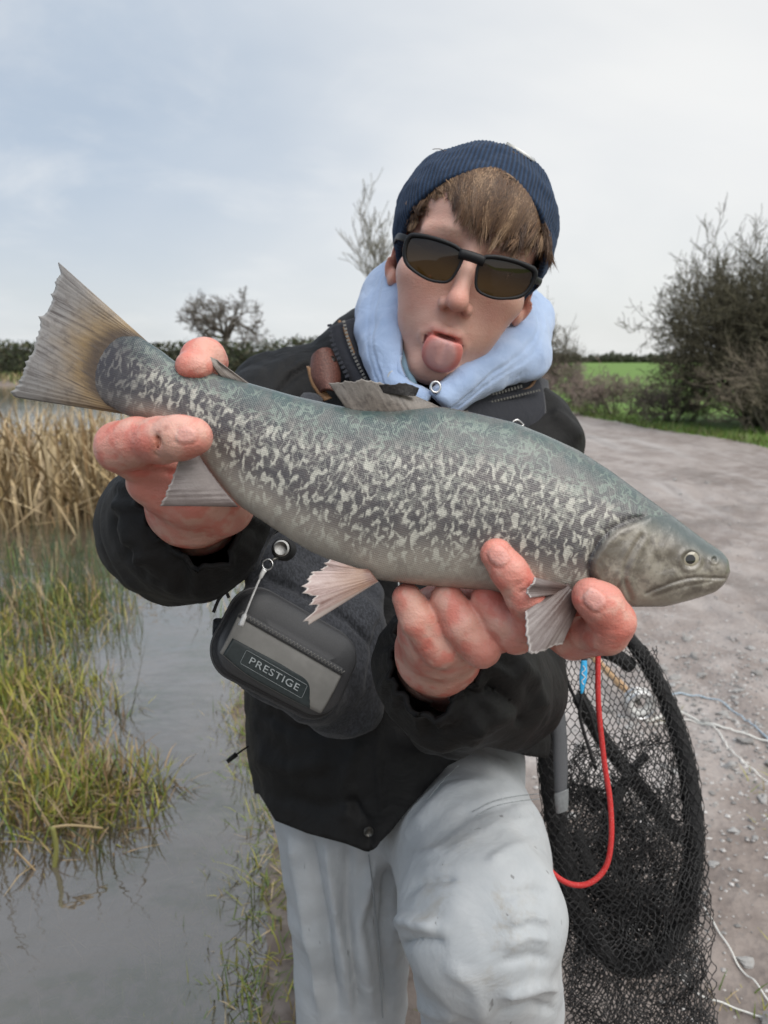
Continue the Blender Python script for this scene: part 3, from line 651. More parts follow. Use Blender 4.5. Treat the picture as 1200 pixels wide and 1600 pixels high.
for s in (-1, 1):
    S.ell((s*.0120, .0985, -.0465), (.0066, .0105, .0072), .005)
    S.cone((s*.0185, .0955, -.039), (s*.0205, .0905, -.050), .0016, .0012, .004, sub=True)
    S.ell((s*.0066, .1065, -.0535), (.0042, .0068, .0052), .002, sub=True)
S.cone((0, .0985, -.056), (0, .0975, -.066), .0025, .0025, .005, sub=True)      # philtrum
S.chain([(-.0225, .0865, -.0800), (-.011, .0955, -.0735), (0, .0985, -.0730), (.011, .0955, -.0735), (.0225, .0865, -.0800)], [.0026, .0044, .0046, .0044, .0026], .005)
S.chain([(-.0215, .083, -.084), (0, .0925, -.101), (.0215, .083, -.084)], [.003, .0062, .003], .006)
S.ell((0, .100, -.0835), (.0195, .026, .0062), .003, sub=True)
# tongue
rx = np.array([[1, 0, 0], [0, .93, .36], [0, -.36, .93]])
S.ell((0, .088, -.083), (.0165, .022, .0065), .003)
for tx in (-.0085, .0085): S.ell((tx+.0015, .1015, -.0925), (.0122, .0058, .0188), .006, rot=rx)
S.ell((.0015, .1020, -.0950), (.0150, .0060, .0182), .006, rot=rx)
S.cone((.0012, .1120, -.078), (.0015, .1095, -.100), .0022, .0010, .006, sub=True)
S.ell((.0022, .1040, -.0772), (.0165, .0150, .0023), .002, sub=True)
for s in (-1, 1):                                                              # ears
    re = np.array([[math.cos(s*.45), math.sin(s*.45), 0], [-math.sin(s*.45), math.cos(s*.45), 0], [0, 0, 1]])
    S.ell((s*.0765, -.010, -.014), (.0062, .0185, .031), .006, rot=re)
    S.ell((s*.081, -.003, -.012), (.0045, .010, .017), .003, rot=re, sub=True)
    S.ell((s*.073, .002, -.040), (.0055, .0085, .010), .005)
S.cone((0, -.028, -.07), (0, -.075, -.175), .054, .058, .025)
hv, hq = S.mesh(); hv = relax(hv, hq, 2, .4)
def g3(P, c_, r): return np.exp(-(((P-np.array(c_))/np.array(r))**2).sum(1))
hc = np.tile(np.array([.68, .41, .33]), (len(hv), 1))
def tint(c_, m_, col): return c_*(1-m_[:, None])+np.array(col)*m_[:, None]
red = np.clip(g3(hv, (0, .112, -.042), (.018, .02, .016))*1.0+sum(g3(hv, (s*.04, .07, -.045), (.022, .04, .022))*.55 for s in (-1, 1))+sum(g3(hv, (s*.08, -.01, -.015), (.014, .03, .04))*.95 for s in (-1, 1)), 0, 1)
hc = tint(hc, red*.75, (.60, .245, .19)); hc = tint(hc, g3(hv, (0, .085, -.118), (.035, .03, .016))*.35, (.50, .30, .25))
hc = tint(hc, np.clip(g3(hv, (0, .098, -.0735), (.021, .012, .0042))*1.3, 0, 1)*.8, (.47, .175, .15))
tm = ((np.abs(hv[:, 0]) < .0215) & (hv[:, 2] < -.0775) & (hv[:, 2] > -.123) & (hv[:, 1] > .0955-.0)) | ((np.abs(hv[:, 0]) < .018) & (hv[:, 2] < -.0775) & (hv[:, 2] > -.088) & (hv[:, 1] > .075) & (hv[:, 1] < .1))
tmm = np.where(tm, sstep(((hv[:, 0]/.021)**2+((hv[:, 2]+.0965)/.026)**2), 1.6, 1.1), 0)
tcol = np.array([.66, .37, .35])*(1-.0)+np.zeros((len(hv), 3)); edge = sstep((hv[:, 0]/.019)**2+((hv[:, 2]+.0935)/.0205)**2, .35, .95)
tcol = tcol*(1-edge[:, None])+np.array([.62, .20, .17])*edge[:, None]
hc = hc*(1-tmm[:, None])+tcol*tmm[:, None]
for s in (-1, 1): hc = tint(hc, np.clip(g3(hv, (s*.0066, .104, -.0535), (.0036, .006, .0038))*1.5, 0, 1)*.9, (.10, .03, .025))  # shade inside the nostrils painted into the skin colour
inner = (hv[:, 1] < .0925) & (hv[:, 2] < -.0765) & (hv[:, 2] > -.0905) & (np.abs(hv[:, 0]) < .02) & (hv[:, 1] > .06); hc[inner & (tmm < .5)] = (.16, .05, .045)
for s in (-1, 1): hc = tint(hc, np.clip(g3(hv, (s*.030, .09, .0185), (.021, .02, .0045))*1.2, 0, 1)*.72, (.17, .10, .065))   # eyebrows
hw = fold(HC(hv), hq, [([(754, 512), (750, 532), (741, 552)], 3.2, -.0013), ([(745, 516), (742, 532), (734, 548)], 4, .0007), ([(772, 505), (765, 528), (754, 548)], 3.2, -.0011), ([(652, 486), (645, 508), (648, 530)], 3.2, -.0012), ([(660, 492), (653, 512)], 4, .0006), ([(640, 500), (636, 525)], 3, -.0008)])
body = Geo(); body.add(hw, hq, hc)

# ---------------------------------------------------------------- hands
def hand(lo, hi, parts, nails, blobs=(), creases=()):
    S = Sdf(lo, hi, .0014)
    for kind, pts, k in parts:
        a = np.array(pts, float); P = C(a[:, 0], a[:, 1], a[:, 2]); S.chain(P, a[:, 3], k)
    for pts, r, k in creases: S.chain(CL(pts), [r]*len(pts), k, sub=True)
    v, q = S.mesh(); v = relax(v, q, 1, .4); px, py = to_px(v); N = vnormals(v, q)
    col = np.tile(np.array([.62, .255, .205]), (len(v), 1))
    col = tint(col, sstep(fbm(v, 60, 3, 2), -.2, .6)*.7, (.68, .43, .355)); col = tint(col, sstep(fbm(v, 130, 3, 6), -.05, .6)*.6, (.60, .145, .11))
    lines_ = np.abs(fbm(v*[1, 1, 1.7], 190, 2, 8)); v = v-N*(np.exp(-(lines_/.09)**2)*.00028)[:, None]; v = v+N*(fbm(v, 75, 2, 15)*.0005)[:, None]
    for nx_, ny_, ang, la, lb, dmax in nails:
        ca, sa = math.cos(math.radians(ang)), math.sin(math.radians(ang)); dx, dy = px-nx_, py-ny_; u = (dx*ca+dy*sa)/la; w_ = (-dx*sa+dy*ca)/lb
        e = (np.abs(u)**2.6+np.abs(w_)**2.6)**(1/2.6); msk = (v[:, 1] < dmax) & (N[:, 1] < .2)
        nm = np.where(msk, sstep(e, 1.02, .9), 0); rim = np.where(msk, np.exp(-((e-1.06)/.11)**2), 0)
        v = v+N*(.0007*nm-.0006*rim)[:, None]; col = tint(col, nm*.85, (.65, .345, .30)); col = tint(col, rim*.35, (.48, .17, .13))
        col = tint(col, np.where(msk, np.exp(-((u+.92)/.14)**2)*(np.abs(w_) < .8), 0)*.5, (.72, .52, .45))
    for bx, by, r, cc_, a in blobs: col = tint(col, np.exp(-((px-bx)**2+(py-by)**2)/r**2)*a, cc_)
    body.add(v, q, col); return v, q
# right hand (image left): thumb across the near side of the tail wrist, a finger hooked over the top
hand(C(150, 850, .5)*[1.15, .76, 1.6]+[-.02, 0, -.02], C(420, 500, .5)*[.7, 1.12, 1.1]+[.05, 0, .03], [
    ('thumb', [(186, 697, .428, .0128), (214, 690, .420, .0128), (250, 688, .4085, .0118), (282, 684, .4015, .0118), (304, 682, .3985, .0102)], .006),
    ('thenar', [(190, 702, .430, .0125), (222, 716, .442, .0135), (300, 742, .462, .020), (335, 770, .475, .022)], .010),
    ('heel', [(232, 755, .452, .0125), (300, 778, .462, .018), (350, 790, .480, .020)], .004),
    ('wrist', [(285, 758, .470, .023), (300, 785, .492, .0295), (308, 800, .53, .030), (300, 815, .60, .030)], .012),
    ('palm', [(250, 735, .470, .020), (300, 690, .478, .020), (330, 650, .482, .016)], .012),
    ('index', [(262, 690, .478, .0105), (300, 620, .474, .0108), (326, 566, .462, .0108), (322, 560, .4480, .0110), (312, 559, .4440, .0112)], .006),
    ('pad', [(296, 571, .4335, .0085), (312, 572, .4345, .0088)], .0035),
    ('middle', [(330, 670, .480, .010), (356, 640, .474, .0098), (372, 622, .466, .009)], .006)],
    [(292, 681, 0, 17, 13, .41)],
    [(250, 690, 15, (.50, .28, .17), .35), (260, 668, 4, (.2, .05, .04), .5), (250, 675, 3, (.2, .05, .04), .5), (175, 690, 22, (.66, .22, .17), .5), (310, 540, 30, (.68, .24, .18), .35)],
    [([(215, 737, .428), (260, 738, .436), (300, 742, .444)], .0012, .003), ([(246, 668, .400), (250, 688, .393), (247, 708, .400)], .0009, .003)])
# left hand (image right): palm under the belly, two fingertips curled up on the near flank
hand(C(560, 1120, .45)*[1, .82, 1.25]+[-.03, 0, 0], C(1020, 820, .45)*[1, 1.25, 1]+[.04, 0, .02], [
    ('wrist', [(705, 1052, .56, .029), (684, 1018, .49, .0275), (694, 985, .455, .025)], .01),
    ('palm', [(690, 980, .462, .024), (760, 965, .462, .022), (850, 960, .455, .018), (910, 965, .445, .014)], .014),
    ('first', [(636, 934, .432, .0090), (655, 968, .432, .0115), (688, 1012, .440, .0130)], .0018),
    ('second', [(698, 936, .428, .0098), (722, 975, .426, .0115), (752, 1010, .430, .0125)], .0014),
    ('third', [(762, 938, .424, .0098), (786, 968, .421, .0112), (806, 990, .423, .0115)], .0014),
    ('curled', [(806, 990, .424, .0112), (838, 972, .409, .0106), (822, 934, .4015, .0104), (795, 893, .3985, .0100), (775, 866, .398, .0090)], .0035),
    ('hidden', [(860, 985, .440, .0100), (886, 1000, .428, .0088), (908, 985, .415, .0080)], .004),
    ('outer', [(900, 1004, .428, .0100), (946, 988, .4045, .0115), (957, 970, .397, .0112), (940, 945, .3925, .0108), (922, 932, .391, .0098)], .005)],
    [(779, 868, 47, 18, 15, .41), (929, 937, 42, 18, 15, .40)],
    [(660, 950, 30, (.66, .36, .27), .5), (770, 855, 14, (.68, .24, .18), .5), (955, 985, 26, (.66, .22, .17), .5), (745, 985, 30, (.63, .30, .24), .5)],
    [([(648, 955, .417), (672, 985, .420), (684, 1005, .424)], .0009, .003), ([(806, 918, .3905), (822, 908, .3885), (840, 902, .392)], .0007, .002), ([(812, 926, .392), (828, 916, .390), (846, 910, .3935)], .0006, .002), ([(700, 962, .4155), (716, 955, .4150), (732, 956, .4165)], .0006, .002), ([(768, 960, .4105), (784, 950, .410), (800, 952, .4125)], .0006, .002), ([(640, 985, .421), (656, 992, .419), (672, 1010, .425)], .0006, .002)])
# limbs and trunk under the clothes
S = Sdf((-.35, .42, -.95), (.35, 1.25, .25), .009)
SH_R, EL_R, WR_R = C(446, 640, .95), C(272, 828, .74), C(312, 808, .52)
SH_L, EL_L, WR_L = C(850, 700, .93), C(780, 1070, .745), C(674, 1040, .525)
S.ell(C(640, 800, .955), (.15, .095, .22), .03); S.ell(C(620, 1120, .93), (.14, .09, .16), .03)
S.cone(C(500, 650, .96), C(810, 680, .95), .05, .05, .03); S.cone(C(690, 640, .93), HC([0, -.05, -.12]), .055, .055, .03)
for a, b, c_ in ((SH_R, EL_R, WR_R), (SH_L, EL_L, WR_L)): S.cone(a, b, .045, .038, .02); S.cone(b, c_, .036, .026, .01)
def CW(x, y, z): p = np.array([x, y, z-CAM_H]); return np.array([p[0], p[1]*CP-p[2]*SP, p[1]*SP+p[2]*CP])
HIP_R, KN_R, AN_R = C(545, 1225, .945), CW(-.045, .86, .085), CW(-.06, 1.27, .07)
HIP_L, KN_L, AN_L = C(690, 1225, .945), C(752, 1448, .705), CW(.135, .70, .12)
for a, b, c_ in ((HIP_R, KN_R, AN_R), (HIP_L, KN_L, AN_L)): S.cone(a, b, .058, .040, .02); S.cone(b, c_, .036, .028, .01)
bv, bq = S.mesh(); body.add(bv, bq, np.array([.58, .34, .27]))
gobj('body', body, m_skin, person)

# ---------------------------------------------------------------- beanie
ax_a = math.radians(35); nA, nP = 620, 120
al = np.linspace(0, 2*np.pi, nA, endpoint=False)
lim = np.radians(np.interp(np.degrees(al), [0, 35, 70, 104, 140, 180, 220, 256, 290, 325, 360], [90, 99, 114, 126, 120, 106, 122, 130, 121, 103, 90]))
k = np.ones(31)/31; lim = np.convolve(np.concatenate([lim[-15:], lim, lim[:15]]), k, 'valid')
tt = np.linspace(0, 1, nP); cen = np.array([-.001, -.012, .030])
aA = np.array([0, -math.sin(ax_a), math.cos(ax_a)]); fA = np.array([0, math.cos(ax_a), math.sin(ax_a)]); rA = np.array([1., 0, 0])
PH = lim[None]*tt[:, None]; AL = np.broadcast_to(al[None], PH.shape)
dirs = np.cos(PH)[..., None]*aA+np.sin(PH)[..., None]*(np.cos(AL)[..., None]*fA+np.sin(AL)[..., None]*rA)
rad = 1/np.sqrt((dirs**2/np.array([.0850, .104, .0875])**2).sum(-1))
cuff = sstep(tt, .52, .57)[:, None]*.0042
rad = rad+cuff+.004*np.exp(-((tt-.52)/.03)**2)[:, None]*-.4
nrib = 128; ribv = .5+.5*np.cos(AL*nrib); fade = sstep(tt, .06, .3)[:, None]
rad = rad+ribv*.0009*fade+fbm(dirs.reshape(-1, 3), 4, 3, 3).reshape(rad.shape)*.0024
rad = rad+.010*np.exp(-((dirs-nrm([.55, -.55, .63]))**2).sum(-1)/.09)
Vb = cen+dirs*rad[..., None]
lipn = 10; lip = []
for j in range(1, lipn+1):
    a = j/lipn*np.pi; back = np.radians(2.2)*math.sin(a)*1.0; dr = -.0050*(1-math.cos(a))/2*1.5
    ph = lim+back-np.radians(6)*max(0, (j-lipn*.6)/lipn); d2 = np.cos(ph)[:, None]*aA+np.sin(ph)[:, None]*(np.cos(al)[:, None]*fA+np.sin(al)[:, None]*rA)
    lip.append(cen+d2*(rad[-1]+dr)[:, None])
Vb = np.concatenate([Vb, np.stack(lip)], 0); L = Vb.shape[0]
ribf = np.concatenate([ribv, np.repeat(ribv[-1:], lipn, 0)], 0); rowf = np.broadcast_to((np.arange(L)*.0012/.0016)[:, None], ribf.shape)
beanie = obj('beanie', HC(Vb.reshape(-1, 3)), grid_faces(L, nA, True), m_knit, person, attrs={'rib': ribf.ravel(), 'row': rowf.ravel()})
v, q, t = rbox(.034, .007, .001, [(.0003, -.0006), (0, -.0003), (0, .0003), (.0003, .0006)], 3)
td = nrm(np.array([.20, .42, .92])); tp = cen+td*(1/np.sqrt((td**2/np.array([.0850, .104, .0875])**2).sum())+.0065)
zz = nrm(np.cross(np.cross(td, [1., 0, 0]), td)); e1 = nrm(np.cross([0, 1., 0], td)); e2 = np.cross(td, e1)
obj('brand_tab', HC(tp+v[:, 0:1]*e1+v[:, 1:2]*e2+v[:, 2:3]*td-.00*td-(v[:, 0:1]**2)*5.5*td), q, m_white, beanie, T=t)

# ---------------------------------------------------------------- hair
hg = Geo(); rh = np.random.default_rng(4)
roots = spline([(654, 340, .772), (660, 314, .770), (676, 290, .774), (694, 276, .780), (716, 269, .782), (748, 268, .784), (784, 280, .786), (818, 308, .787), (846, 355, .788)], 200)
tips = spline([(640, 372, .762), (645, 352, .752), (670, 314, .738), (704, 310, .728), (735, 362, .722), (775, 388, .720), (820, 388, .728), (850, 388, .745), (856, 402, .768)], 200)
rows = []
for cl in range(120):
    u = rh.random(); cu = rh.normal(0, .045); ln = .50+.58*rh.random(); ctip = rh.normal(0, 7 if u > .28 else 2, 2); clift = rh.normal(0, .0055 if u > .25 else .002); cbow = rh.normal(0, 6 if u > .25 else 1.5)
    fly = rh.random() < .12
    for s_ in range(34):
        uu = np.clip(u+rh.normal(0, .014), 0, 1); vv = np.clip(u+cu*1.4+.04+rh.normal(0, .004), 0, 1); lnn = ln*(1+rh.normal(0, .06))
        r_ = roots[int(uu*199)].copy(); t_ = tips[int(vv*199)].copy(); r_[:2] += rh.normal(0, 5, 2); r_[2] += rh.normal(0, .003)
        t_ = r_+(t_-r_)*lnn; t_[:2] += ctip+rh.normal(0, 1.6, 2)
        side = np.array([t_[1]-r_[1], -(t_[0]-r_[0])]); side = side/(np.linalg.norm(side)+1e-6)
        bow = np.interp(u, [0, .2, .35, .5, 1], [0, -4, 4, 20, 14])+cbow+rh.normal(0, 2.0)
        lift = .011+.013*math.sin(u*3.1)+clift+rh.normal(0, .0012)
        if fly and s_ < 5: lift += .006; bow += rh.normal(0, 14); t_[:2] += rh.normal(0, 10, 2)
        m1 = r_*.66+t_*.34; m2 = r_*.30+t_*.70
        m1[:2] += side*bow; m2[:2] += side*bow*.8; m1[2] -= lift; m2[2] -= lift*.95; t_[2] -= .004*rh.random()
        rows.append((r_, m1, m2, t_, cl))
for cl in range(300, 352):                                  # longer loose locks swept across the top
    u = .30+.66*rh.random(); cu = rh.normal(.06, .05); ln = .80+.30*rh.random(); ctip = rh.normal(0, 9, 2); clift = abs(rh.normal(.004, .004)); cbow = rh.normal(8, 9)
    for s_ in range(20):
        uu = np.clip(u+rh.normal(0, .010), 0, 1); vv = np.clip(u+cu+rh.normal(0, .006), 0, 1)
        r_ = roots[int(uu*199)].copy(); t_ = tips[int(vv*199)].copy(); r_[:2] += rh.normal(0, 4, 2); t_ = r_+(t_-r_)*ln*(1+rh.normal(0, .05)); t_[:2] += ctip+rh.normal(0, 2.2, 2)
        side = np.array([t_[1]-r_[1], -(t_[0]-r_[0])]); side = side/(np.linalg.norm(side)+1e-6); bow = 16+cbow+rh.normal(0, 2.5); lift = .019+clift+rh.normal(0, .0012)
        m1 = r_*.68+t_*.32; m2 = r_*.28+t_*.72; m1[:2] += side*bow; m2[:2] += side*bow*.4; m1[2] -= lift; m2[2] -= lift*1.05; t_[2] -= .006+.004*rh.random()
        rows.append((r_, m1, m2, t_, cl))
for k_ in range(110):                                        # stray hairs lifting off the fringe and over the rim of the hat
    u = .08+.9*rh.random(); r_ = roots[int(u*199)].copy(); r_[:2] += rh.normal(0, 9, 2); a_ = rh.normal(0, 1.0); t_ = r_.copy(); L_ = rh.uniform(10, 26)
    out2 = np.array([r_[0]-740, r_[1]-330]); out2 = out2/np.linalg.norm(out2); d2 = np.array([out2[0]*math.cos(a_)-out2[1]*math.sin(a_), out2[0]*math.sin(a_)+out2[1]*math.cos(a_)])
    if rh.random() < .45: r_ = tips[int(min(u+.05, 1)*199)].copy()*.5+r_*.5; d2 = np.array([rh.normal(.5, .5), rh.normal(.6, .4)])
    t_ = r_.copy(); t_[:2] += d2*L_; t_[2] -= .022; m1 = r_*.6+t_*.4; m2 = r_*.25+t_*.75; m1[:2] += rh.normal(0, 5, 2); m2[:2] += rh.normal(0, 6, 2); m1[2] -= .012; m2[2] -= .012; rows.append((r_, m1, m2, t_, 400+k_))
K = 9; tq = np.linspace(0, 1, K)[:, None]
B0 = np.array([[r[0], r[1], r[2], r[3]] for r in rows]); cls = np.array([r[4] for r in rows])
CVs = ((1-tq)**3)[None]*B0[:, 0][:, None]+(3*(1-tq)**2*tq)[None]*B0[:, 1][:, None]+(3*(1-tq)*tq**2)[None]*B0[:, 2][:, None]+(tq**3)[None]*B0[:, 3][:, None]
CVs = CVs+np.stack([np.sin(tq[None, :, 0]*7+cls[:, None]*1.3)*tq[None, :, 0]*3.2, np.cos(tq[None, :, 0]*6+cls[:, None]*2.1)*tq[None, :, 0]*2.0, 0*tq[None, :, 0]+0*cls[:, None]], -1)
# keep the strands just outside the skull
PT = C(CVs[..., 0], CVs[..., 1], CVs[..., 2]); lh = to_head(PT.reshape(-1, 3)); dd = lh-np.array([0, .005, .030]); el_ = np.sqrt((dd/np.array([.0725, .0875, .0850]))**2 @ np.ones(3))
push = np.maximum(1.0, 1.035/np.maximum(el_, .3)); lh = np.array([0, .005, .030])+dd*push[:, None]; db = lh-cen; rb_ = np.linalg.norm(db, axis=1); db = db/rb_[:, None]; phb = np.arccos(np.clip(db@aA, -1, 1)); alb = np.arctan2(db@rA, db@fA) % (2*np.pi)
limb = np.interp(alb, np.append(al, 2*np.pi), np.append(lim, lim[0])); rbe = 1/np.sqrt((db**2/np.array([.0850, .104, .0875])**2).sum(-1))
under = sstep(limb-phb, -.02, .06)*np.repeat(cls < 400, K); rcl = np.minimum(rb_, rbe-.0035); lh = cen+db*(rb_*(1-under)+rcl*under)[:, None]     # tucked under the hat where the hat covers it
PT = HC(lh).reshape(PT.shape)
n_s = len(rows); tn = nrm(np.gradient(PT, axis=1)); sv = nrm(np.cross(tn, nrm(-PT)+rh.normal(0, .25, (n_s, 1, 3)))); bv_ = np.cross(tn, sv)
wd = (.00034*np.array([.9, 1, 1, 1, 1, .95, .85, .6, .12]))[None, :, None]*(1+.3*rh.random((n_s, 1, 1)))
tri = np.stack([PT+sv*wd, PT-sv*wd*.7+bv_*wd*.7, PT-sv*wd*.7-bv_*wd*.7], 2)
Vh = tri.reshape(-1, 3); f = grid_faces(K, 3, True); Qh = (f[None]+(np.arange(n_s)*K*3)[:, None, None]).reshape(-1, 4)
pal = np.array([(.095, .050, .026), (.145, .082, .043), (.060, .030, .016), (.30, .195, .115), (.13, .072, .038)])
hcol = np.repeat(pal[(cls*7) % 5]*(1+rh.normal(0, .30, (n_s, 1))).clip(.5, 1.8), K*3, 0)
obj('hair', Vh, Qh, m_hair, person, attrs={'Col': hcol})

# ---------------------------------------------------------------- trousers
S = Sdf((-.30, .52, -1.02), (.32, 1.42, -.20), .0042)
S.ell(C(618, 1200, .955), (.165, .11, .12), .03)
S.chain([C(545, 1225, .945), C(548, 1420, .955), KN_R], [.098, .078, .072], .02)
S.chain([KN_R, AN_R], [.070, .062], .02)
S.chain([C(688, 1240, .935), C(735, 1330, .80), C(752, 1432, .712)], [.098, .084, .075], .022)
S.chain([C(752, 1432, .712), CW(.118, .685, .36), CW(.125, .69, .13)], [.075, .076, .074], .02)
v, q = S.mesh(); v = relax(v, q, 1, .5)
knee = [([(620, 1360), (650, 1335), (700, 1330)], 9, .006), ([(625, 1400), (660, 1375), (720, 1372)], 10, -.005), ([(612, 1450), (632, 1436), (690, 1450)], 11, .009),
        ([(622, 1478), (650, 1468), (700, 1470)], 8, -.006), ([(862, 1470), (830, 1462), (780, 1478)], 9, .004), ([(862, 1500), (830, 1494), (780, 1505)], 8, -.004),
        ([(875, 1545), (840, 1540), (780, 1560)], 10, .005), ([(870, 1578), (830, 1572), (770, 1592)], 8, -.005), ([(640, 1560), (670, 1575), (720, 1590)], 10, .006),
        ([(640, 1300), (700, 1235), (790, 1200)], 14, .006), ([(660, 1330), (730, 1270), (830, 1245)], 12, -.005), ([(700, 1330), (770, 1290), (850, 1280)], 10, .003),
        ([(850, 1310), (800, 1325), (760, 1350)], 9, .004), ([(800, 1165), (835, 1200), (845, 1260)], 10, .004), ([(780, 1400), (830, 1390), (862, 1400)], 8, -.003),
        ([(690, 1500), (740, 1540), (760, 1600)], 16, .003), ([(860, 1440), (830, 1430), (790, 1440)], 8, .004)]
pleat = [([(455, 1290), (478, 1420), (505, 1600)], 10, .007), ([(480, 1290), (505, 1430), (530, 1600)], 9, -.009), ([(508, 1300), (528, 1430), (556, 1600)], 9, .008),
         ([(545, 1300), (540, 1430), (560, 1600)], 9, -.008), ([(590, 1330), (560, 1440), (585, 1600)], 11, .008), ([(612, 1340), (600, 1450), (610, 1600)], 9, -.008), ([(575, 1300), (585, 1420), (600, 1560)], 3, -.002)]
v = fold(v, q, [(p_, w_*.8, a_*1.25) for p_, w_, a_ in knee+pleat]); N = vnormals(v, q); v = v+N*(fbm(v*[1, 1, .6], 20, 3, 12)*.0014+(.5-np.abs(fbm(v*[1, 1, 1.3]+.02*np.stack([vnoise(v, 9, 40+k_) for k_ in range(3)], -1), 11, 3, 17)))*.0034)[:, None]
px, py = to_px(v); stain = np.exp(-(((px-720)/110)**2+((py-1450)/120)**2))
trs = obj('trousers', v, q, m_trs, person, attrs={'Col': np.repeat(np.clip(stain+.1, 0, 1)[:, None], 3, 1)})
def seam(name, pts, m, parent, V=v, dash=True, r=.0006, off=.0012):          # a row of stitches lying on the cloth
    L = spline(np.array(pts, float), 160); vx, vy = to_px(V); P = []
    for x_, y_ in L: k_ = np.hypot(vx-x_, vy-y_) < 9; P.append(V[k_, 1].min() if k_.any() else np.nan)
    P = np.array(P); ok_ = np.isfinite(P); P = np.interp(np.arange(160), np.arange(160)[ok_], P[ok_]); P = np.convolve(np.pad(P, 4, 'edge'), np.ones(9)/9, 'valid'); W3 = C(L[:, 0], L[:, 1], P-off); g = Geo()
    if dash:
        a_ = np.arange(0, 158, 4); sv, sq = segs(W3[a_], W3[a_+2], r, r, 5); g.add(sv, sq)
    else: add_tube(g, W3, r, 5)
    return gobj(name, g, m, parent, kind='stuff')
m_thr = plain('grey_thread', (.30, .32, .33), .8); m_gro = plain('seam_shadow_cloth', (.26, .275, .29), .85)
seam('seam', [(738, 1268), (770, 1252), (805, 1244), (842, 1240)], m_thr, trs); seam('seam', [(740, 1276), (772, 1260), (807, 1252), (843, 1248)], m_thr, trs)
seam('seam', [(576, 1335), (584, 1400), (592, 1480), (598, 1590)], m_gro, trs, dash=False, r=.0008, off=-.0002)
seam('seam', [(668, 1248), (690, 1222), (716, 1196)], m_thr, trs)
for k, (a, b) in enumerate(((CW(.125, .70, .05), CW(.125, .52, .04)), (AN_R, AN_R+CW(0, 1.36, .10)-CW(0, 1.27, .07)))):
    S = Sdf(np.minimum(a, b)-.12, np.maximum(a, b)+.12, .006); S.cone(a, b, .05, .042, .01)
    if k == 0: S.cone(a, CW(.125, .69, .16), .048, .05, .02)
    v, q = S.mesh(); wv = to_world(v); wv[:, 2] = np.maximum(wv[:, 2], .004); obj('boot', wv, q, m_boot, person, cam_frame=False)

# ---------------------------------------------------------------- jacket
S = Sdf((-.40, .44, -.52), (.36, 1.16, .26), .0036)
S.ell(C(640, 790, .955), (.195, .125, .27), .03)
S.ell(C(622, 1080, .925), (.178, .118, .22), .04)
S.cone(C(480, 650, .96), C(815, 690, .95), .070, .066, .03)
S.cone(C(690, 640, .955), C(690, 560, .955), .085, .07, .03)
# skirt of the jacket
S.chain([C(520, 1090, .91), C(530, 1245, .915)], [.105, .100], .03); S.chain([C(610, 1090, .885), C(600, 1262, .875)], [.105, .10], .03); S.chain([C(720, 1090, .90), C(728, 1150, .90)], [.105, .098], .03)
S.chain([SH_R, EL_R], [.074, .064], .03); S.chain([EL_R, C(284, 826, .60), C(296, 816, .545)], [.064, .060, .054], .02)
S.chain([SH_L-[.02, 0, 0], EL_L], [.062, .059], .03); S.chain([EL_L, C(735, 1066, .60), C(712, 1050, .56)], [.060, .058, .054], .02)
CUFFS = [(C(301, 792, .500), nrm(C(298, 782, .48)-C(300, 815, .60)), .0335), (C(686, 1022, .500), nrm(C(684, 1012, .48)-C(712, 1056, .57)), .0315)]
for c_, ax, r in CUFFS:
    S.cone(c_-ax*.034, c_+ax*.004, .052, r+.0015, .010)
# cut the hem (a curved shirt-tail line)
v, q = S.mesh()
v = relax(v, q, 1, .4); px, py = to_px(v)
hem_x = [300, 405, 430, 480, 540, 570, 578, 610, 640, 700, 760, 830, 900]; hem_y = [1235, 1240, 1282, 1302, 1318, 1330, 1331, 1300, 1262, 1196, 1166, 1182, 1190]
N = vnormals(v, q)
creases = [([(400, 1110), (470, 1140), (560, 1120)], 14, -.006), ([(390, 1180), (450, 1200), (520, 1190)], 14, .006), ([(420, 1240), (500, 1262), (570, 1250)], 12, -.004), ([(600, 1150), (680, 1160), (760, 1150)], 14, .006),
           ([(540, 1240), (575, 1285), (578, 1330)], 8, -.006), ([(590, 1140), (593, 1220), (600, 1290)], 4, .004), ([(560, 1150), (540, 1220), (545, 1290)], 10, .005), ([(640, 1180), (690, 1170), (740, 1150)], 10, -.005),
           ([(640, 1075), (690, 1110), (760, 1130)], 12, .006), ([(660, 1070), (720, 1090), (790, 1080)], 10, -.006), ([(700, 1140), (760, 1120), (820, 1110)], 11, .005), ([(760, 1060), (800, 1100), (820, 1140)], 11, -.006), ([(800, 1030), (835, 1070), (845, 1110)], 10, .006),
           ([(190, 760), (200, 830), (250, 890)], 11, .006), ([(215, 790), (240, 850), (300, 890)], 11, -.006), ([(255, 830), (300, 870), (360, 860)], 11, .006), ([(300, 840), (340, 850), (385, 825)], 9, -.005), ([(180, 800), (190, 850), (230, 895)], 8, -.004), ([(230, 805), (250, 830), (270, 870)], 7, .004),
           ([(440, 590), (470, 570), (510, 566)], 5, .003), ([(430, 620), (460, 585), (500, 560)], 5, -.003), ([(860, 640), (880, 660), (905, 690)], 9, .006)]
v = fold(v, q, creases); N = vnormals(v, q)
v = v+N*(fbm(v, 22, 3, 21)*.0034+np.abs(fbm(v*[1.6, 1, .7], 15, 2, 33))*.004)[:, None]
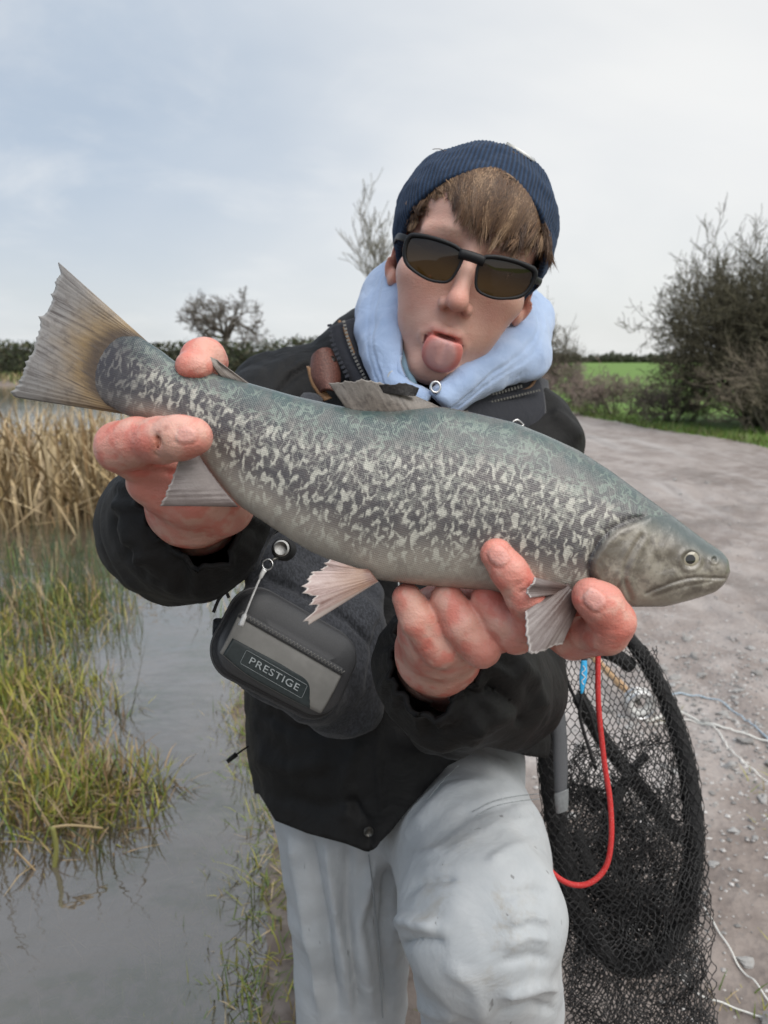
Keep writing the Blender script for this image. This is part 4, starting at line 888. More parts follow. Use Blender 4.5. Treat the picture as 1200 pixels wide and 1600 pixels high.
for c_, ax, r in CUFFS:                                   # gathered elastic cuffs
    D = v-c_; t_ = D@ax; R_ = D-t_[:, None]*ax; rr = np.linalg.norm(R_, axis=1); e1 = nrm(np.cross(ax, [0, 0, 1.])); e2 = np.cross(ax, e1)
    th = np.arctan2(R_@e2, R_@e1); near = np.exp(-(np.maximum(np.abs(t_+.004)-.006, 0)/.016)**2)*(rr < .09)*(t_ < .03)
    pl = np.cos(th*15+2*vnoise(v, 40, 5))*.5+np.cos(th*23+1)*.35+.3*vnoise(v, 220, 3)
    v = v+nrm(R_)*(near*pl*.0035)[:, None]
# open the cuffs and cut the hem by dropping faces
px, py = to_px(v); fp = v[q].mean(1); fx, fy = to_px(fp)
gone = fy > np.interp(fx, hem_x, hem_y)
for c_, ax, r in CUFFS: D = fp-c_; gone |= ((D@ax) > .0045) & (np.linalg.norm(D-(D@ax)[:, None]*ax, axis=1) < .06)
q = q[~gone]; u, inv = np.unique(q, return_inverse=True); v = v[u]; q = inv.reshape(-1, 4); No = vnormals(v, q)
# give the shell a lining so it reads as cloth from every side
e = np.vstack([q[:, [0, 1]], q[:, [1, 2]], q[:, [2, 3]], q[:, [3, 0]]]); key = np.sort(e, 1); _, ix, ct = np.unique(key, axis=0, return_index=True, return_counts=True); be = e[ix[ct == 1]]
bi = np.unique(be); bx, by = to_px(v[bi]); hy = np.interp(bx, hem_x, hem_y); hm = np.abs(by-hy) < 14
v[bi[hm], 2] = (800-hy[hm])/F*v[bi[hm], 1]
for c_, ax, r in CUFFS: D = v[bi]-c_; t_ = D@ax; cm = (np.abs(t_-.0045) < .008) & (np.linalg.norm(D, axis=1) < .07); v[bi[cm]] += ax*(.0045-t_[cm])[:, None]
n0 = len(v); v2 = np.vstack([v, v-No*.0035]); q2 = np.vstack([q, q[:, ::-1]+n0, np.stack([be[:, 1], be[:, 0], be[:, 0]+n0, be[:, 1]+n0], -1)])
jacket = obj('jacket', v2, q2, m_jacket, person)
# collar flaps with zips
g = Geo()
v, q = patch(CL([(516, 512, .845), (524, 545, .842), (545, 590, .835), (585, 650, .822)]), CL([(566, 497, .862), (572, 545, .855), (592, 600, .835), (628, 660, .81)]), 50, 14, .006, .006); g.add(v, q)
v, q = patch(CL([(838, 588, .885), (790, 600, .86), (740, 617, .825), (690, 640, .80)]), CL([(846, 676, .88), (800, 680, .85), (740, 690, .82), (680, 700, .80)]), 50, 14, .008, .006); g.add(v, q)
v, q = patch(CL([(840, 588, .885), (855, 595, .93), (840, 590, .99), (760, 560, 1.01), (680, 530, 1.0), (600, 505, .96), (560, 500, .88)]), CL([(850, 676, .885), (870, 690, .95), (850, 690, 1.02), (760, 660, 1.05), (660, 630, 1.04), (570, 600, .99), (545, 600, .86)]), 60, 8, .004, .006, outward=(0, 1, 0)); g.add(v, q)
gobj('collar', g, m_navy, jacket)
def zip_line(pts, name='zip', step=.0042, w_=.0034, off=(0, -.010, 0)):
    P = spline(CL(pts), 300)+np.array(off); L = np.linalg.norm(np.diff(P, axis=0), axis=1).sum(); k = int(L/step); P = spline(CL(pts), k)+np.array(off)
    t = nrm(np.gradient(P, axis=0)); nn = nrm(-P); b = nrm(np.cross(t, nn)); g = Geo()
    box = np.array([[x, y, z] for x in (-1, 1) for y in (-1, 1) for z in (-1, 1)], float); bf = np.array([[0, 1, 3, 2], [4, 6, 7, 5], [0, 4, 5, 1], [2, 3, 7, 6], [0, 2, 6, 4], [1, 5, 7, 3]])
    V = P[:, None]+box[None, :, 0:1]*t[:, None]*step*.30+box[None, :, 1:2]*b[:, None]*w_*.5+box[None, :, 2:3]*nn[:, None]*.0009
    g.add(V.reshape(-1, 3), (bf[None]+(np.arange(k)*8)[:, None, None]).reshape(-1, 4)); return g
zp = dict(kind='stuff')
gobj('zip', zip_line([(538, 506, .846), (548, 545, .842), (570, 592, .834), (604, 650, .815)]), m_brass, jacket, smooth=False, **zp)
gobj('zip', zip_line([(516, 512, .843), (523, 545, .840), (543, 590, .833)], step=.005, w_=.005), m_navy, jacket, smooth=False, **zp)
gobj('zip', zip_line([(812, 606, .862), (770, 618, .845), (735, 630, .825), (700, 648, .805)]), m_brass, jacket, smooth=False, **zp)
gobj('zip', zip_line([(840, 612, .872), (800, 622, .853), (760, 632, .835), (720, 648, .812)], w_=.0025), m_brass, jacket, smooth=False, **zp)
g = Geo(); add_tube(g, spline(CL([(530, 502, .848), (540, 520, .842), (556, 560, .838), (580, 605, .828)]), 30), .0022, 6); gobj('leather_piping', g, m_tan, jacket); g = Geo(); add_tube(g, spline(CL([(838, 590, .878), (826, 606, .868), (806, 612, .858)]), 20), .0022, 6)
gobj('leather_piping', g, m_tan, jacket)
g = Geo(); v, q = patch(CL([(486, 560, .835), (484, 590, .828), (500, 615, .822)]), CL([(520, 548, .838), (532, 580, .830), (530, 618, .822)]), 30, 12, .012, .004); g.add(v, q); gobj('leather_tab', g, m_leather, jacket)
g = Geo(); v, q = patch(CL([(484, 572, .836), (490, 598, .832), (510, 625, .828)]), CL([(492, 575, .828), (500, 600, .824), (518, 622, .820)]), 24, 8, .006, .003); g.add(v, q); gobj('leather_backing', g, m_tan, jacket)
def disc(c_, r, nrm_, t=.002, n=20):
    a = np.linspace(0, 2*np.pi, n, endpoint=False); z = nrm(nrm_); e1 = nrm(np.cross(z, [0, 0, 1.] if abs(z[2]) < .9 else [1., 0, 0])); e2 = np.cross(z, e1); ring = np.cos(a)[:, None]*e1+np.sin(a)[:, None]*e2
    V = np.vstack([c_+ring*r-z*t, c_+ring*r+z*t*.3, c_+ring*r*.8+z*t, [c_+z*t]]); Q = grid_faces(3, n, True); j = np.arange(n); T = np.stack([2*n+j, 2*n+(j+1) % n, np.full(n, 3*n)], -1); return V, Q, T
v, q, t = disc(C(519, 562, .826), .0042, (0, -1, .1)); obj('snap', v, q, m_brass, jacket, T=t)
v, q, t = disc(C(576, 1300, .765), .005, (0, -1, -.2)); obj('snap', v, q, m_brass, jacket, T=t)
g = Geo(); add_tube(g, spline(CL([(818, 664, .833), (808, 656, .830), (800, 662, .829), (808, 670, .831), (818, 664, .833)]), 24), .0012, 6, cap=False); gobj('eyelet', g, m_metal, jacket)
g = Geo(); add_tube(g, spline(CL([(388, 1166, .86), (376, 1174, .855), (368, 1180, .85)]), 8), .0012, 6); add_tube(g, CL([(370, 1178, .85), (355, 1190, .845)]), [.0032, .0026], 8); gobj('toggle', g, m_jacket, jacket)

# ---------------------------------------------------------------- hood of the sweatshirt and shirt collar
inn = [(672, 618, .752), (640, 596, .757), (628, 566, .768), (628, 520, .785), (634, 470, .808), (644, 436, .845), (690, 440, .925), (770, 460, .925), (798, 502, .850), (772, 530, .808), (738, 558, .780), (710, 582, .763), (690, 600, .755), (676, 614, .750)]
out_ = [(655, 650, .790), (604, 614, .808), (574, 572, .835), (562, 520, .862), (566, 472, .885), (598, 424, .90), (690, 415, 1.0), (790, 430, 1.01), (852, 484, .935), (856, 545, .90), (848, 585, .872), (790, 604, .835), (735, 624, .81), (690, 652, .79)]
v, q = patch(CL(inn), CL(out_), 150, 26, .014, .010, prof=lambda t: np.sin(np.pi*t)**.6-.20*np.exp(-((t-.38)/.035)**2)-.14*np.exp(-((t-.48)/.03)**2))
N = vnormals(v, q); v = v+N*(fbm(v, 34, 3, 8)*.0032)[:, None]
hood = obj('hoodie', v, q, m_hood, person)
for c_ in (C(614, 590, .772), C(680, 606, .748)):
    a = np.linspace(0, 2*np.pi, 20, endpoint=False); ring = c_+np.stack([np.cos(a)*.0048, -.004+0*a, np.sin(a)*.0055], -1); g = Geo(); add_tube(g, ring, .0013, 8, closed=True); gobj('eyelet', g, m_metal, hood)
v, q = patch(CL([(612, 520, .795), (620, 560, .785), (640, 605, .775)]), CL([(627, 510, .80), (634, 555, .787), (652, 600, .772)]), 24, 8, .003, .002); obj('shirt_collar', v, q, m_shirt, person)
v, q = patch(CL([(846, 640, .885), (850, 672, .885), (846, 690, .885)]), CL([(860, 640, .90), (866, 652, .905), (858, 690, .90)]), 20, 8, .006, .004); obj('hoodie_hem', v, q, m_hood, person)

# ---------------------------------------------------------------- sunglasses
m_frame = plain('matt_black_frame', (.006, .0065, .008), .5, Specular_IOR_Level=.3)
m_lens, n = mat('brown_lens', Base_Color=(.022, .012, .005), Roughness=.03, IOR=1.5)
hx, fz, uz = n.sep(n.attr('Col'))
setp(n, Base_Color=n.mix(n.ss(uz, .2, .9), (.018, .010, .005), (.060, .032, .009)))
SG = to_world(HC([0, .11, -.02])); glasses = thing('sunglasses', tuple(SG), 'black wraparound sunglasses with brown lenses worn under the beanie', 'sunglasses')
def wrap(x): return .1145-2.6*x*x
def rim(s, k=72):
    q_ = np.array([(.0625, .0040), (.050, .0078), (.033, .0082), (.017, .0062), (.0085, .0010), (.0095, -.014), (.0140, -.0250), (.024, -.0285), (.038, -.0280), (.0560, -.0212), (.0630, -.0105)]); q_ = np.vstack([q_[-2:], q_, q_[:3]]); c_ = spline(q_, 400)
    i0 = np.argmin(((c_-q_[2])**2).sum(1)[:200]); i1 = 200+np.argmin(((c_-q_[2])**2).sum(1)[200:]); c_ = c_[i0:i1]; l_ = np.concatenate([[0], np.cumsum(np.hypot(*np.diff(c_, axis=0).T))]); s_ = np.linspace(0, l_[-1], k, endpoint=False); xo_ = s*np.interp(s_, l_, c_[:, 0]); return xo_, np.interp(s_, l_, c_[:, 1])+xo_*.035
    e = 2/2.9
    x = np.sign(np.cos(a))*np.abs(np.cos(a))**e*.0305; z = np.sign(np.sin(a))*np.abs(np.sin(a))**e*.0200
    z = z*(1-.16*x/.0285)*1.0 if False else z*(1-.10*(x/.0285))
    z = z-.0022*(x/.0285)**2*np.sign(z)*0+.0035*(x/.0285); x = x+.0015*(z/.02)
    return s*(x+.0365), z-.006
for s in (-1, 1):
    x, z = rim(s); P = np.stack([x, wrap(x), z], -1)
    g = Geo(); rr = .0014+.0009*np.clip((z+.008)/.016, 0, 1)**2+.0008*np.clip((np.abs(x)-.045)/.02, 0, 1); add_tube(g, HC(P), rr, 10, closed=True); gobj('frame', g, m_frame, glasses)
    k = len(x); rings = []; nR = 10
    for j in range(nR+1):
        t = 1-j/nR; xx = s*.0365+(x-s*.0365)*t; zz = -.0095+(z+.0095)*t; rings.append(np.stack([xx, wrap(xx)+.0016*(1-t*t)-.0004, zz], -1))
    R_ = np.stack(rings).reshape(-1, 3); loc = np.stack([np.clip(.5+(R_[:, 0]-s*.0365)/.06, 0, 1), np.clip(.5-(R_[:, 0]-s*.0365)*s/.06, 0, 1), np.clip(.5-(R_[:, 2]+.0095)/.04, 0, 1)], -1)
    obj('lens', HC(R_), grid_faces(nR+1, k, True), m_lens, glasses, attrs={'Col': loc})
    g = Geo(); T0 = spline([(s*.0600, wrap(.0600)-.0010, -.001), (s*.0710, .090, .000), (s*.0772, .055, .000), (s*.0805, .010, -.004), (s*.079, -.02, -.012)], 24); add_tube(g, HC(T0), np.interp(np.linspace(0, 1, 24), [0, .15, 1], [.0036, .0036, .0028]), 10, flat=(.42, RT)); gobj('temple', g, m_frame, glasses)
g = Geo(); add_tube(g, HC(spline([(-.012, wrap(.012), .0010), (-.005, wrap(.005)+.001, .0014), (.005, wrap(.005)+.001, .0014), (.012, wrap(.012), .0010)], 12)), [.0050]*12, 10, flat=(.8, FW)); gobj('bridge', g, m_frame, glasses)

# ================================================================ THE TROUT
FA = math.atan2(293, 980); fe = np.array([math.cos(FA), math.sin(FA)]); fn_ = np.array([math.sin(FA), -math.cos(FA)]); F0 = np.array([143., 582.]); MM = .428/F
TOP = np.array([(143, 578), (150, 552), (165, 536), (190, 524), (218, 526), (252, 548), (275, 566), (300, 577), (345, 586), (400, 602), (460, 619), (523, 633), (560, 641), (613, 643), (690, 636), (727, 643), (800, 660), (850, 680), (900, 703), (950, 735), (1000, 772), (1050, 808), (1090, 838), (1100, 845), (1120, 858), (1132, 870), (1136, 884)], float)
BOT = np.array([(143, 588), (148, 610), (165, 632), (200, 650), (245, 657), (275, 670), (302, 698), (335, 745), (374, 790), (400, 807), (450, 840), (483, 860), (533, 883), (587, 905), (667, 915), (733, 920), (793, 930), (870, 938), (930, 942), (980, 947), (1033, 947), (1080, 935), (1108, 926), (1124, 915), (1134, 902), (1136, 890)], float)
sm = lambda a, k: np.convolve(np.pad(a, k, 'edge'), np.hanning(2*k+3)[1:-1]/np.hanning(2*k+3).sum(), 'valid')
def prof(P):
    s = (P-F0)@fe; nn = (P-F0)@fn_; o = np.argsort(s, kind='stable'); return s[o], nn[o]
st_, nt_ = prof(TOP); sb_, nb_ = prof(BOT); smin_, smax_ = min(st_[0], sb_[0]), max(st_[-1], sb_[-1])
NS, NTH = 560, 176
ss_ = smin_+(smax_-smin_)*(.5-.5*np.cos(np.linspace(0.03, math.pi-.03, NS)))*.35+(smax_-smin_)*np.linspace(0, 1, NS)*.65
ss_ = (ss_-ss_[0])/(ss_[-1]-ss_[0])*(smax_-smin_)+smin_
nt = sm(np.interp(ss_, st_, nt_), 5); nb = sm(np.interp(ss_, sb_, nb_), 5)
wS = np.interp(ss_, np.array([0, 30, 80, 140, 200, 300, 420, 600, 760, 850, 910, 960, 1000, 1018])*(smax_/1018), np.array([1.5, 5, 9, 11.5, 14, 20, 26, 29, 28, 25.5, 21.5, 17.5, 13, 9])*1e-3); wS = sm(wS, 9)
round_ = lambda a_: np.sqrt(np.clip(1-((ss_-(smax_-a_))/a_).clip(0, 1)**2, 1e-4, 1)); wS = wS*round_(22)
th = np.linspace(0, 2*math.pi, NTH, endpoint=False)               # 0 = near flank, +pi/2 = back
cs, sn = np.cos(th), np.sin(th)
half = (nt-nb)/2*round_(12); mid = (nt+nb)/2
n_px = mid[:, None]+half[:, None]*(np.sign(sn)*np.abs(sn)**.93)[None]
near = wS[:, None]*(np.sign(cs)*np.abs(cs)**.86)[None]*(1-.10*sn[None])
sx_ = np.broadcast_to(ss_[:, None], n_px.shape)
PX = F0[0]+sx_*fe[0]+n_px*fn_[0]; PY = F0[1]+sx_*fe[1]+n_px*fn_[1]
dep = np.interp(sx_, [0, 300, 700, 1030], [.444, .434, .428, .424]).ravel()
Vf0 = C(PX.ravel(), PY.ravel(), dep); Vf0[:, 1] -= near.ravel(); fl = to_px(Vf0)       # where each point of the skin shows
GILL = spline([(1008, 808), (985, 816), (960, 828), (938, 850), (924, 874), (924, 898), (938, 915), (958, 931), (985, 948)], 60)
PREO = spline([(1000, 838), (982, 870), (974, 902), (984, 935)], 40)
MOUTH = spline([(1131, 903), (1112, 903), (1085, 902), (1057, 908), (1030, 918), (1008, 927)], 50)
MAX_ = spline([(1112, 908), (1080, 914), (1050, 922), (1018, 932)], 40)
dg, tg = poly_dist(*fl, GILL)
# signed: head side positive (to the right of the gill line)
gx_ = np.interp(fl[1], GILL[np.argsort(GILL[:, 1])][:, 1], GILL[np.argsort(GILL[:, 1])][:, 0]); headside = (fl[0] > gx_) & (fl[1] > 806)
sd = np.where(headside, dg, -dg)
dm, _ = poly_dist(*fl, MOUTH); dp, _ = poly_dist(*fl, PREO); dx_, _ = poly_dist(*fl, MAX_); de = np.hypot(fl[0]-1077, fl[1]-874)
nearm = np.clip(np.cos(np.tile(th, NS)), 0, 1)
disp = np.where(headside, .0024*sstep(sd, 0, 7)*np.exp(-sd/70), -.0016*np.exp(-(dg/9)**2)*(fl[1] > 806))
disp += -.0013*np.exp(-(dm/2.6)**2)-.0008*np.exp(-(dp/4)**2)+.0007*np.exp(-((dp-8)/6)**2)-.0007*np.exp(-(dx_/3)**2)
disp += -.0020*np.exp(-(de/10)**2)+.0011*np.exp(-((de-16)/4)**2)-.0012*np.exp(-((np.hypot(fl[0]-1115, fl[1]-874))/3.2)**2)+.0010*np.exp(-((np.hypot(fl[0]-1115, fl[1]-874)-6)/2.4)**2)
hd_n = fbm(np.stack([fl[0], fl[1], fl[0]*0], -1), .035, 3, 6); disp += np.where(headside, hd_n*.0006, 0)
disp *= np.sign(np.cos(np.tile(th, NS)))*np.abs(np.cos(np.tile(th, NS)))**.4
Vf = Vf0.copy(); Vf[:, 1] -= disp
Qf = grid_faces(NS, NTH, True)[:, ::-1]
vv_ = np.broadcast_to(sn[None], n_px.shape).ravel()
uv = np.stack([sx_.ravel()*MM*10, n_px.ravel()*MM*10+5, np.broadcast_to(np.sign(cs)[None], n_px.shape).ravel()*.5+.5], -1)
headm = np.where(headside, sstep(sd, 0, 3), 0); gillm = np.exp(-((sd+2)/4.0)**2)*(fl[1] > 806)*(tg < .93)
msk = np.stack([headm, gillm, np.exp(-(dm/2.0)**2)*.9+.5*np.exp(-(dp/3.2)**2)+.45*np.exp(-(dx_/2.4)**2)], -1)
lat = spline([(150, 585), (300, 625), (450, 700), (600, 765), (760, 800), (880, 820), (965, 824)], 120); dl, _ = poly_dist(*fl, lat)
m_trout, n = mat('trout_skin', Roughness=.32, Coat_Weight=.6, Coat_Roughness=.10)
uvn = n.attr('fuv'); vn = n.attr('fv', 'Fac'); mk3 = n.sep(n.attr('msk')); ll = n.attr('lat', 'Fac'); tl = n.attr('tailm', 'Fac')
U, Vv, Wn = n.sep(uvn)
wob = n.math('ADD', vn, n.math('MULTIPLY', n.math('SUBTRACT', n.noise(uvn, 3, 3), .5), .35))
base = n.mix(n.ss(wob, .25, .9), (.062, .056, .058), (.034, .068, .067))
base = n.mix(n.ss(wob, -.25, -.85), base, (.42, .38, .325))
base = n.mix(n.math('MULTIPLY', n.ss(n.noise(uvn, 9, 4, .6), .4, .65), .35), base, (.15, .125, .115))
p1 = n.scale(uvn, (1.0, .62, 1), (0, 0, .25)); w1 = n.noise(p1, 30, 2.2, .5, .45); w2 = n.noise(n.scale(uvn, (.85, .85, 1)), 22, 1.0, .4, .8)
blot = n.ss(w1, .475, .635)
worm = n.math('MULTIPLY', n.ss(n.math('ABSOLUTE', n.math('SUBTRACT', w2, .5)), 0.075, .03), n.ss(n.noise(uvn, 6, 2), .36, .5))
flank = n.math('MULTIPLY', n.ss(vn, .62, .28), n.ss(vn, -.97, -.62)); back = n.math('MULTIPLY', n.ss(vn, .25, .5), n.ss(vn, .97, .8))
spk = n.noise(uvn, 60, 2, .6)
base = n.mix(n.math('MULTIPLY', n.math('MULTIPLY', blot, flank), n.math('ADD', .25, n.math('MULTIPLY', spk, .95))), base, (.56, .55, .475))
base = n.mix(n.math('MULTIPLY', n.math('MULTIPLY', worm, back), .62), base, (.185, .24, .20))
base = n.mix(n.math('MULTIPLY', n.math('MULTIPLY', worm, n.ss(vn, -.5, .3)), n.math('MULTIPLY', flank, .4)), base, (.40, .41, .35))
base = n.mix(n.math('MULTIPLY', ll, .55), base, (.045, .038, .042))
# scale net: fine diagonal lattice
s1 = n.math('SINE', n.math('MULTIPLY', n.math('ADD', U, n.math('MULTIPLY', Vv, .85)), 320)); s2 = n.math('SINE', n.math('MULTIPLY', n.math('SUBTRACT', U, n.math('MULTIPLY', Vv, .85)), 320))
lat_ = n.math('MULTIPLY', s1, s2); nohead = n.math('SUBTRACT', 1.0, mk3[0])
base = n.mix(n.math('MULTIPLY', n.math('MULTIPLY', n.ss(lat_, -.1, -.7), nohead), n.math('MULTIPLY', n.ss(vn, .9, .4), .16)), base, n.mix(.5, base, (.03, .025, .03)))
# head
hdc = n.mix(n.ss(n.noise(uvn, 8, 5, .65, .6), .38, .62), (.120, .104, .082), (.27, .245, .20))
hdc = n.mix(n.math('MULTIPLY', n.ss(n.noise(uvn, 22, 4, .65), .5, .66), .5), hdc, (.09, .078, .066)); hdc = n.mix(n.ss(wob, .22, .7), hdc, (.060, .082, .080)); hdc = n.mix(n.ss(vn, -.55, -.9), hdc, (.34, .31, .25))
base = n.mix(mk3[0], base, hdc)
base = n.mix(n.math('MULTIPLY', mk3[1], .85), base, (.022, .017, .017)); base = n.mix(n.math('MULTIPLY', mk3[2], .55), base, (.07, .052, .038))
base = n.mix(n.math('MULTIPLY', tl, .88), base, n.mix(n.math('MULTIPLY', blot, .40), (.030, .024, .028), (.20, .185, .17)))
bh = n.math('ADD', n.math('MULTIPLY', lat_, n.math('MULTIPLY', nohead, .5)), n.math('MULTIPLY', n.noise(uvn, 40, 3), .8))
wetb = n.math('ADD', n.noise(uvn, 26, 4, .6), n.math('MULTIPLY', n.math('ADD', lat_, n.noise(uvn, 110, 2)), n.math('MULTIPLY', nohead, .05)))
setp(n, Coat_Normal=n.bump(wetb, .30, .006))
setp(n, Base_Color=base, Normal=n.bump(bh, .20, .0015), Roughness=n.math('ADD', .26, n.math('MULTIPLY', spk, .22)))
TB = to_world(C(650, 930, .43)); trout = thing('trout', tuple(TB), 'large marbled brown trout held sideways in both hands', 'fish')
tailm = sstep(PX.ravel(), 270, 175)
latm = np.exp(-(dl/2.2)**2)*(~headside)*.8
fish_body = obj('body', Vf, Qf, m_trout, trout, attrs={'fuv': uv, 'fv': vv_, 'msk': np.clip(msk, 0, 1), 'lat': latm, 'tailm': tailm})
# eye
m_eye, n = mat('fish_eye', Roughness=.06, Coat_Weight=1.0, Coat_Roughness=.03); e_ = n.attr('Col')
er = n.sep(e_)[0]; c = n.mix(n.ss(er, .44, .47), (.003, .003, .004), n.mix(n.noise(n.coord(), 600, 3), (.42, .38, .27), (.22, .20, .16))); c = n.mix(n.ss(er, .78, .96), c, (.07, .075, .07)); setp(n, Base_Color=c)
i0 = np.argmin(np.where(np.cos(np.tile(th, NS)) > 0, de, 1e9)); ec = Vf[i0]
a = np.linspace(0, 2*np.pi, 32, endpoint=False); rings = []; col = []
for j in range(12):
    t = 1-j/11; rings.append(np.stack([np.cos(a)*.0060*t, -.0026*np.sqrt(max(0, 1-t*t*.9))+0*a, np.sin(a)*.0057*t], -1)); col.append(np.full((32, 3), t))
obj('eye', np.vstack(rings)+ec+np.array([0, .0006, 0]), grid_faces(12, 32, True), m_eye, trout, attrs={'Col': np.vstack(col)})
# fins
def finmat(name, c0, c1, cedge, ray=34, dark=(.06, .045, .04), alpha=1.0, patchy=.4, lead=2.0, base_v=.18):
    m, n = mat(name, Roughness=.38, Coat_Weight=.25, Coat_Roughness=.2)
    u_, v_, _w = n.sep(n.attr('Col')); co = n.coord()
    c = n.mix(n.ss(n.math('ADD', v_, n.math('MULTIPLY', n.math('SUBTRACT', n.noise(co, 120, 4), .5), .35)), .20, .92), c0, c1)
    rr = n.math('SINE', n.math('MULTIPLY', n.math('ADD', u_, n.math('MULTIPLY', n.math('SUBTRACT', n.noise(co, 60, 3), .5), .02)), ray*6.2832))
    c = n.mix(n.math('MULTIPLY', n.ss(rr, .1, -.9), .32), c, n.mix(.45, c, dark)); c = n.mix(n.math('MULTIPLY', n.ss(n.noise(co, 160, 4, .6), .5, .68), patchy), c, dark)
    stk = n.noise(n.comb(n.math('MULTIPLY', u_, ray*1.6), n.math('MULTIPLY', v_, 1.6), 0), 1.0, 4, .65)
    c = n.mix(n.math('MULTIPLY', n.ss(stk, .48, .70), .7), c, dark); c = n.mix(n.math('MULTIPLY', n.ss(stk, .45, .28), .35), c, cedge)
    c = n.mix(n.math('MULTIPLY', n.ss(n.math('ADD', v_, n.math('MULTIPLY', n.math('SUBTRACT', stk, .5), .5)), base_v, base_v*.35), .8), c, dark); c = n.mix(n.ss(v_, .95, .995), c, cedge); c = n.mix(n.math('MULTIPLY', n.ss(u_, lead, lead+.07), .8), c, cedge)
    setp(n, Base_Color=c, Normal=n.bump(n.math('ADD', n.math('MULTIPLY', rr, .25), n.math('ADD', n.noise(co, 900, 2), n.noise(co, 200, 3))), .25, .0008)); 
    t = n.new('ShaderNodeBsdfTranslucent', {'Color': c}); mx = n.new('ShaderNodeMixShader', {0: .28}); n.l.new(n.p.outputs[0], mx.inputs[1]); n.l.new(t.outputs[0], mx.inputs[2])
    [n.n.remove(x) for x in list(n.n) if x.type == 'OUTPUT_MATERIAL']; n.surf(mx.outputs[0]); return m
def fin(name, base, edge, m, rays=20, jag=.04, split=.0, thick=(.0022, .0007), seed=1, N_=None, M_=26, wave=.0012, parent=None, bow=0.0):
    r = np.random.default_rng(seed); N_ = N_ or rays*6+1; A = spline(CL(base), N_); B = spline(CL(edge), N_); u = np.linspace(0, 1, N_)
    ext = 1+jag*np.interp(u, np.linspace(0, 1, rays+1), r.normal(0, .7, rays+1))-jag*.8*np.abs(np.sin(u*rays*math.pi))
    if split: 
        for k in r.choice(np.arange(2, rays-1), max(2, rays//4), replace=False): ext -= split*r.uniform(.4, 1)*np.exp(-(((u*rays)-k)/.22)**2)
    win = np.minimum(1, np.minimum(u, 1-u)*rays/1.5); ext = 1+(ext-1)*win
    v_ = np.linspace(0, 1, M_)
    P = A[:, None]+(B-A)[:, None]*(v_[None, :, None]*ext[:, None, None])
    du = np.gradient(P, axis=0); dv = np.gradient(P, axis=1); N = nrm(np.cross(du, dv)); N *= np.sign(-N[..., 1:2]+1e-9)
    wv = wave*np.sin(u*7+seed)[:, None]*v_[None]+.00005*np.cos(u*rays*2*math.pi+2*np.sin(u*9))[:, None]*(1-.5*v_)[None]+bow*np.sin(v_*np.pi/2)[None]*np.sin(u*np.pi)[:, None]
    P = P+N*wv[..., None]; T_ = (thick[0]+(thick[1]-thick[0])*v_)[None, :, None]*.5*np.minimum(1, .25+np.sin(np.clip(u, .0, 1)*np.pi)*4)[:, None, None]
    ring = np.concatenate([P+N*T_, (P-N*T_)[:, ::-1]], 1); V = ring.reshape(-1, 3); Q = grid_faces(N_, 2*M_, True)
    i = np.arange(M_-1); e = (N_-1)*2*M_; c0 = np.stack([i, i+1, 2*M_-2-i, 2*M_-1-i], -1); Q = np.vstack([Q, c0, (c0+e)[:, ::-1]])
    cc_ = np.stack([np.repeat(u, 2*M_), np.tile(np.concatenate([v_, v_[::-1]]), N_), np.zeros(len(V))], -1)
    return obj(name, V, Q, m, parent or trout, attrs={'Col': cc_})
m_tail = finmat('tail_fin', (.34, .235, .115), (.33, .315, .305), (.42, .41, .40), 24, (.075, .055, .047), patchy=.30, base_v=.36)
m_dors = finmat('dorsal_fin', (.22, .185, .155), (.30, .27, .24), (.34, .31, .28), 12, (.075, .060, .052), patchy=.5)
m_pelv = finmat('pelvic_fin', (.42, .27, .20), (.56, .44, .42), (.68, .62, .58), 10, (.24, .13, .11), patchy=.15, lead=.88)
m_pect = finmat('pectoral_fin', (.14, .095, .082), (.27, .23, .22), (.55, .51, .49), 11, (.12, .085, .08), patchy=.25)
m_anal = finmat('anal_fin', (.20, .165, .155), (.30, .262, .255), (.46, .42, .40), 11, (.13, .10, .095), patchy=.25)
fin('tail_fin', [(262, 562, .4425), (215, 533, .4435), (172, 552, .444), (160, 590, .444), (172, 625, .444), (205, 643, .4435), (250, 655, .443)],
    [(92, 410, .448), (78, 455, .446), (62, 512, .445), (50, 548, .445), (36, 582, .445), (20, 614, .446), (24, 622, .447)], m_tail, 22, .028, .05, (.006, .0009), 3, wave=.0016)
fin('dorsal_fin', [(545, 645, .428), (590, 649, .428), (640, 648, .428), (692, 639, .428)], [(512, 598, .427), (545, 594, .426), (610, 600, .427), (668, 625, .428)], m_dors, 12, .05, .12, (.005, .0008), 5, wave=.003)
fin('dorsal_fin_fold', [(596, 612, .4255), (625, 616, .4255), (650, 618, .4265)], [(592, 602, .4235), (622, 598, .4225), (655, 606, .4245)], plain('dark_fin_web', (.018, .016, .016), .5, 0, .4, 700), 6, .08, 0, (.003, .0008), 6, wave=.001)
fin('adipose_fin', [(345, 590, .434), (370, 595, .434), (396, 604, .434)], [(322, 560, .433), (330, 558, .433), (345, 566, .433)], m_dors, 6, .02, 0, (.004, .0012), 7)
fin('anal_fin', [(296, 694, .424), (318, 728, .422), (345, 762, .42), (372, 792, .42)], [(284, 702, .412), (274, 735, .408), (262, 765, .408), (250, 790, .410)], m_anal, 11, .03, .06, (.004, .0007), 8)
fin('pelvic_fin', [(572, 893, .416), (578, 897, .415), (584, 903, .415), (590, 909, .416)], [(515, 874, .405), (478, 903, .398), (474, 940, .396), (482, 977, .398)], m_pelv, 12, .09, .26, (.004, .0008), 9, M_=34)
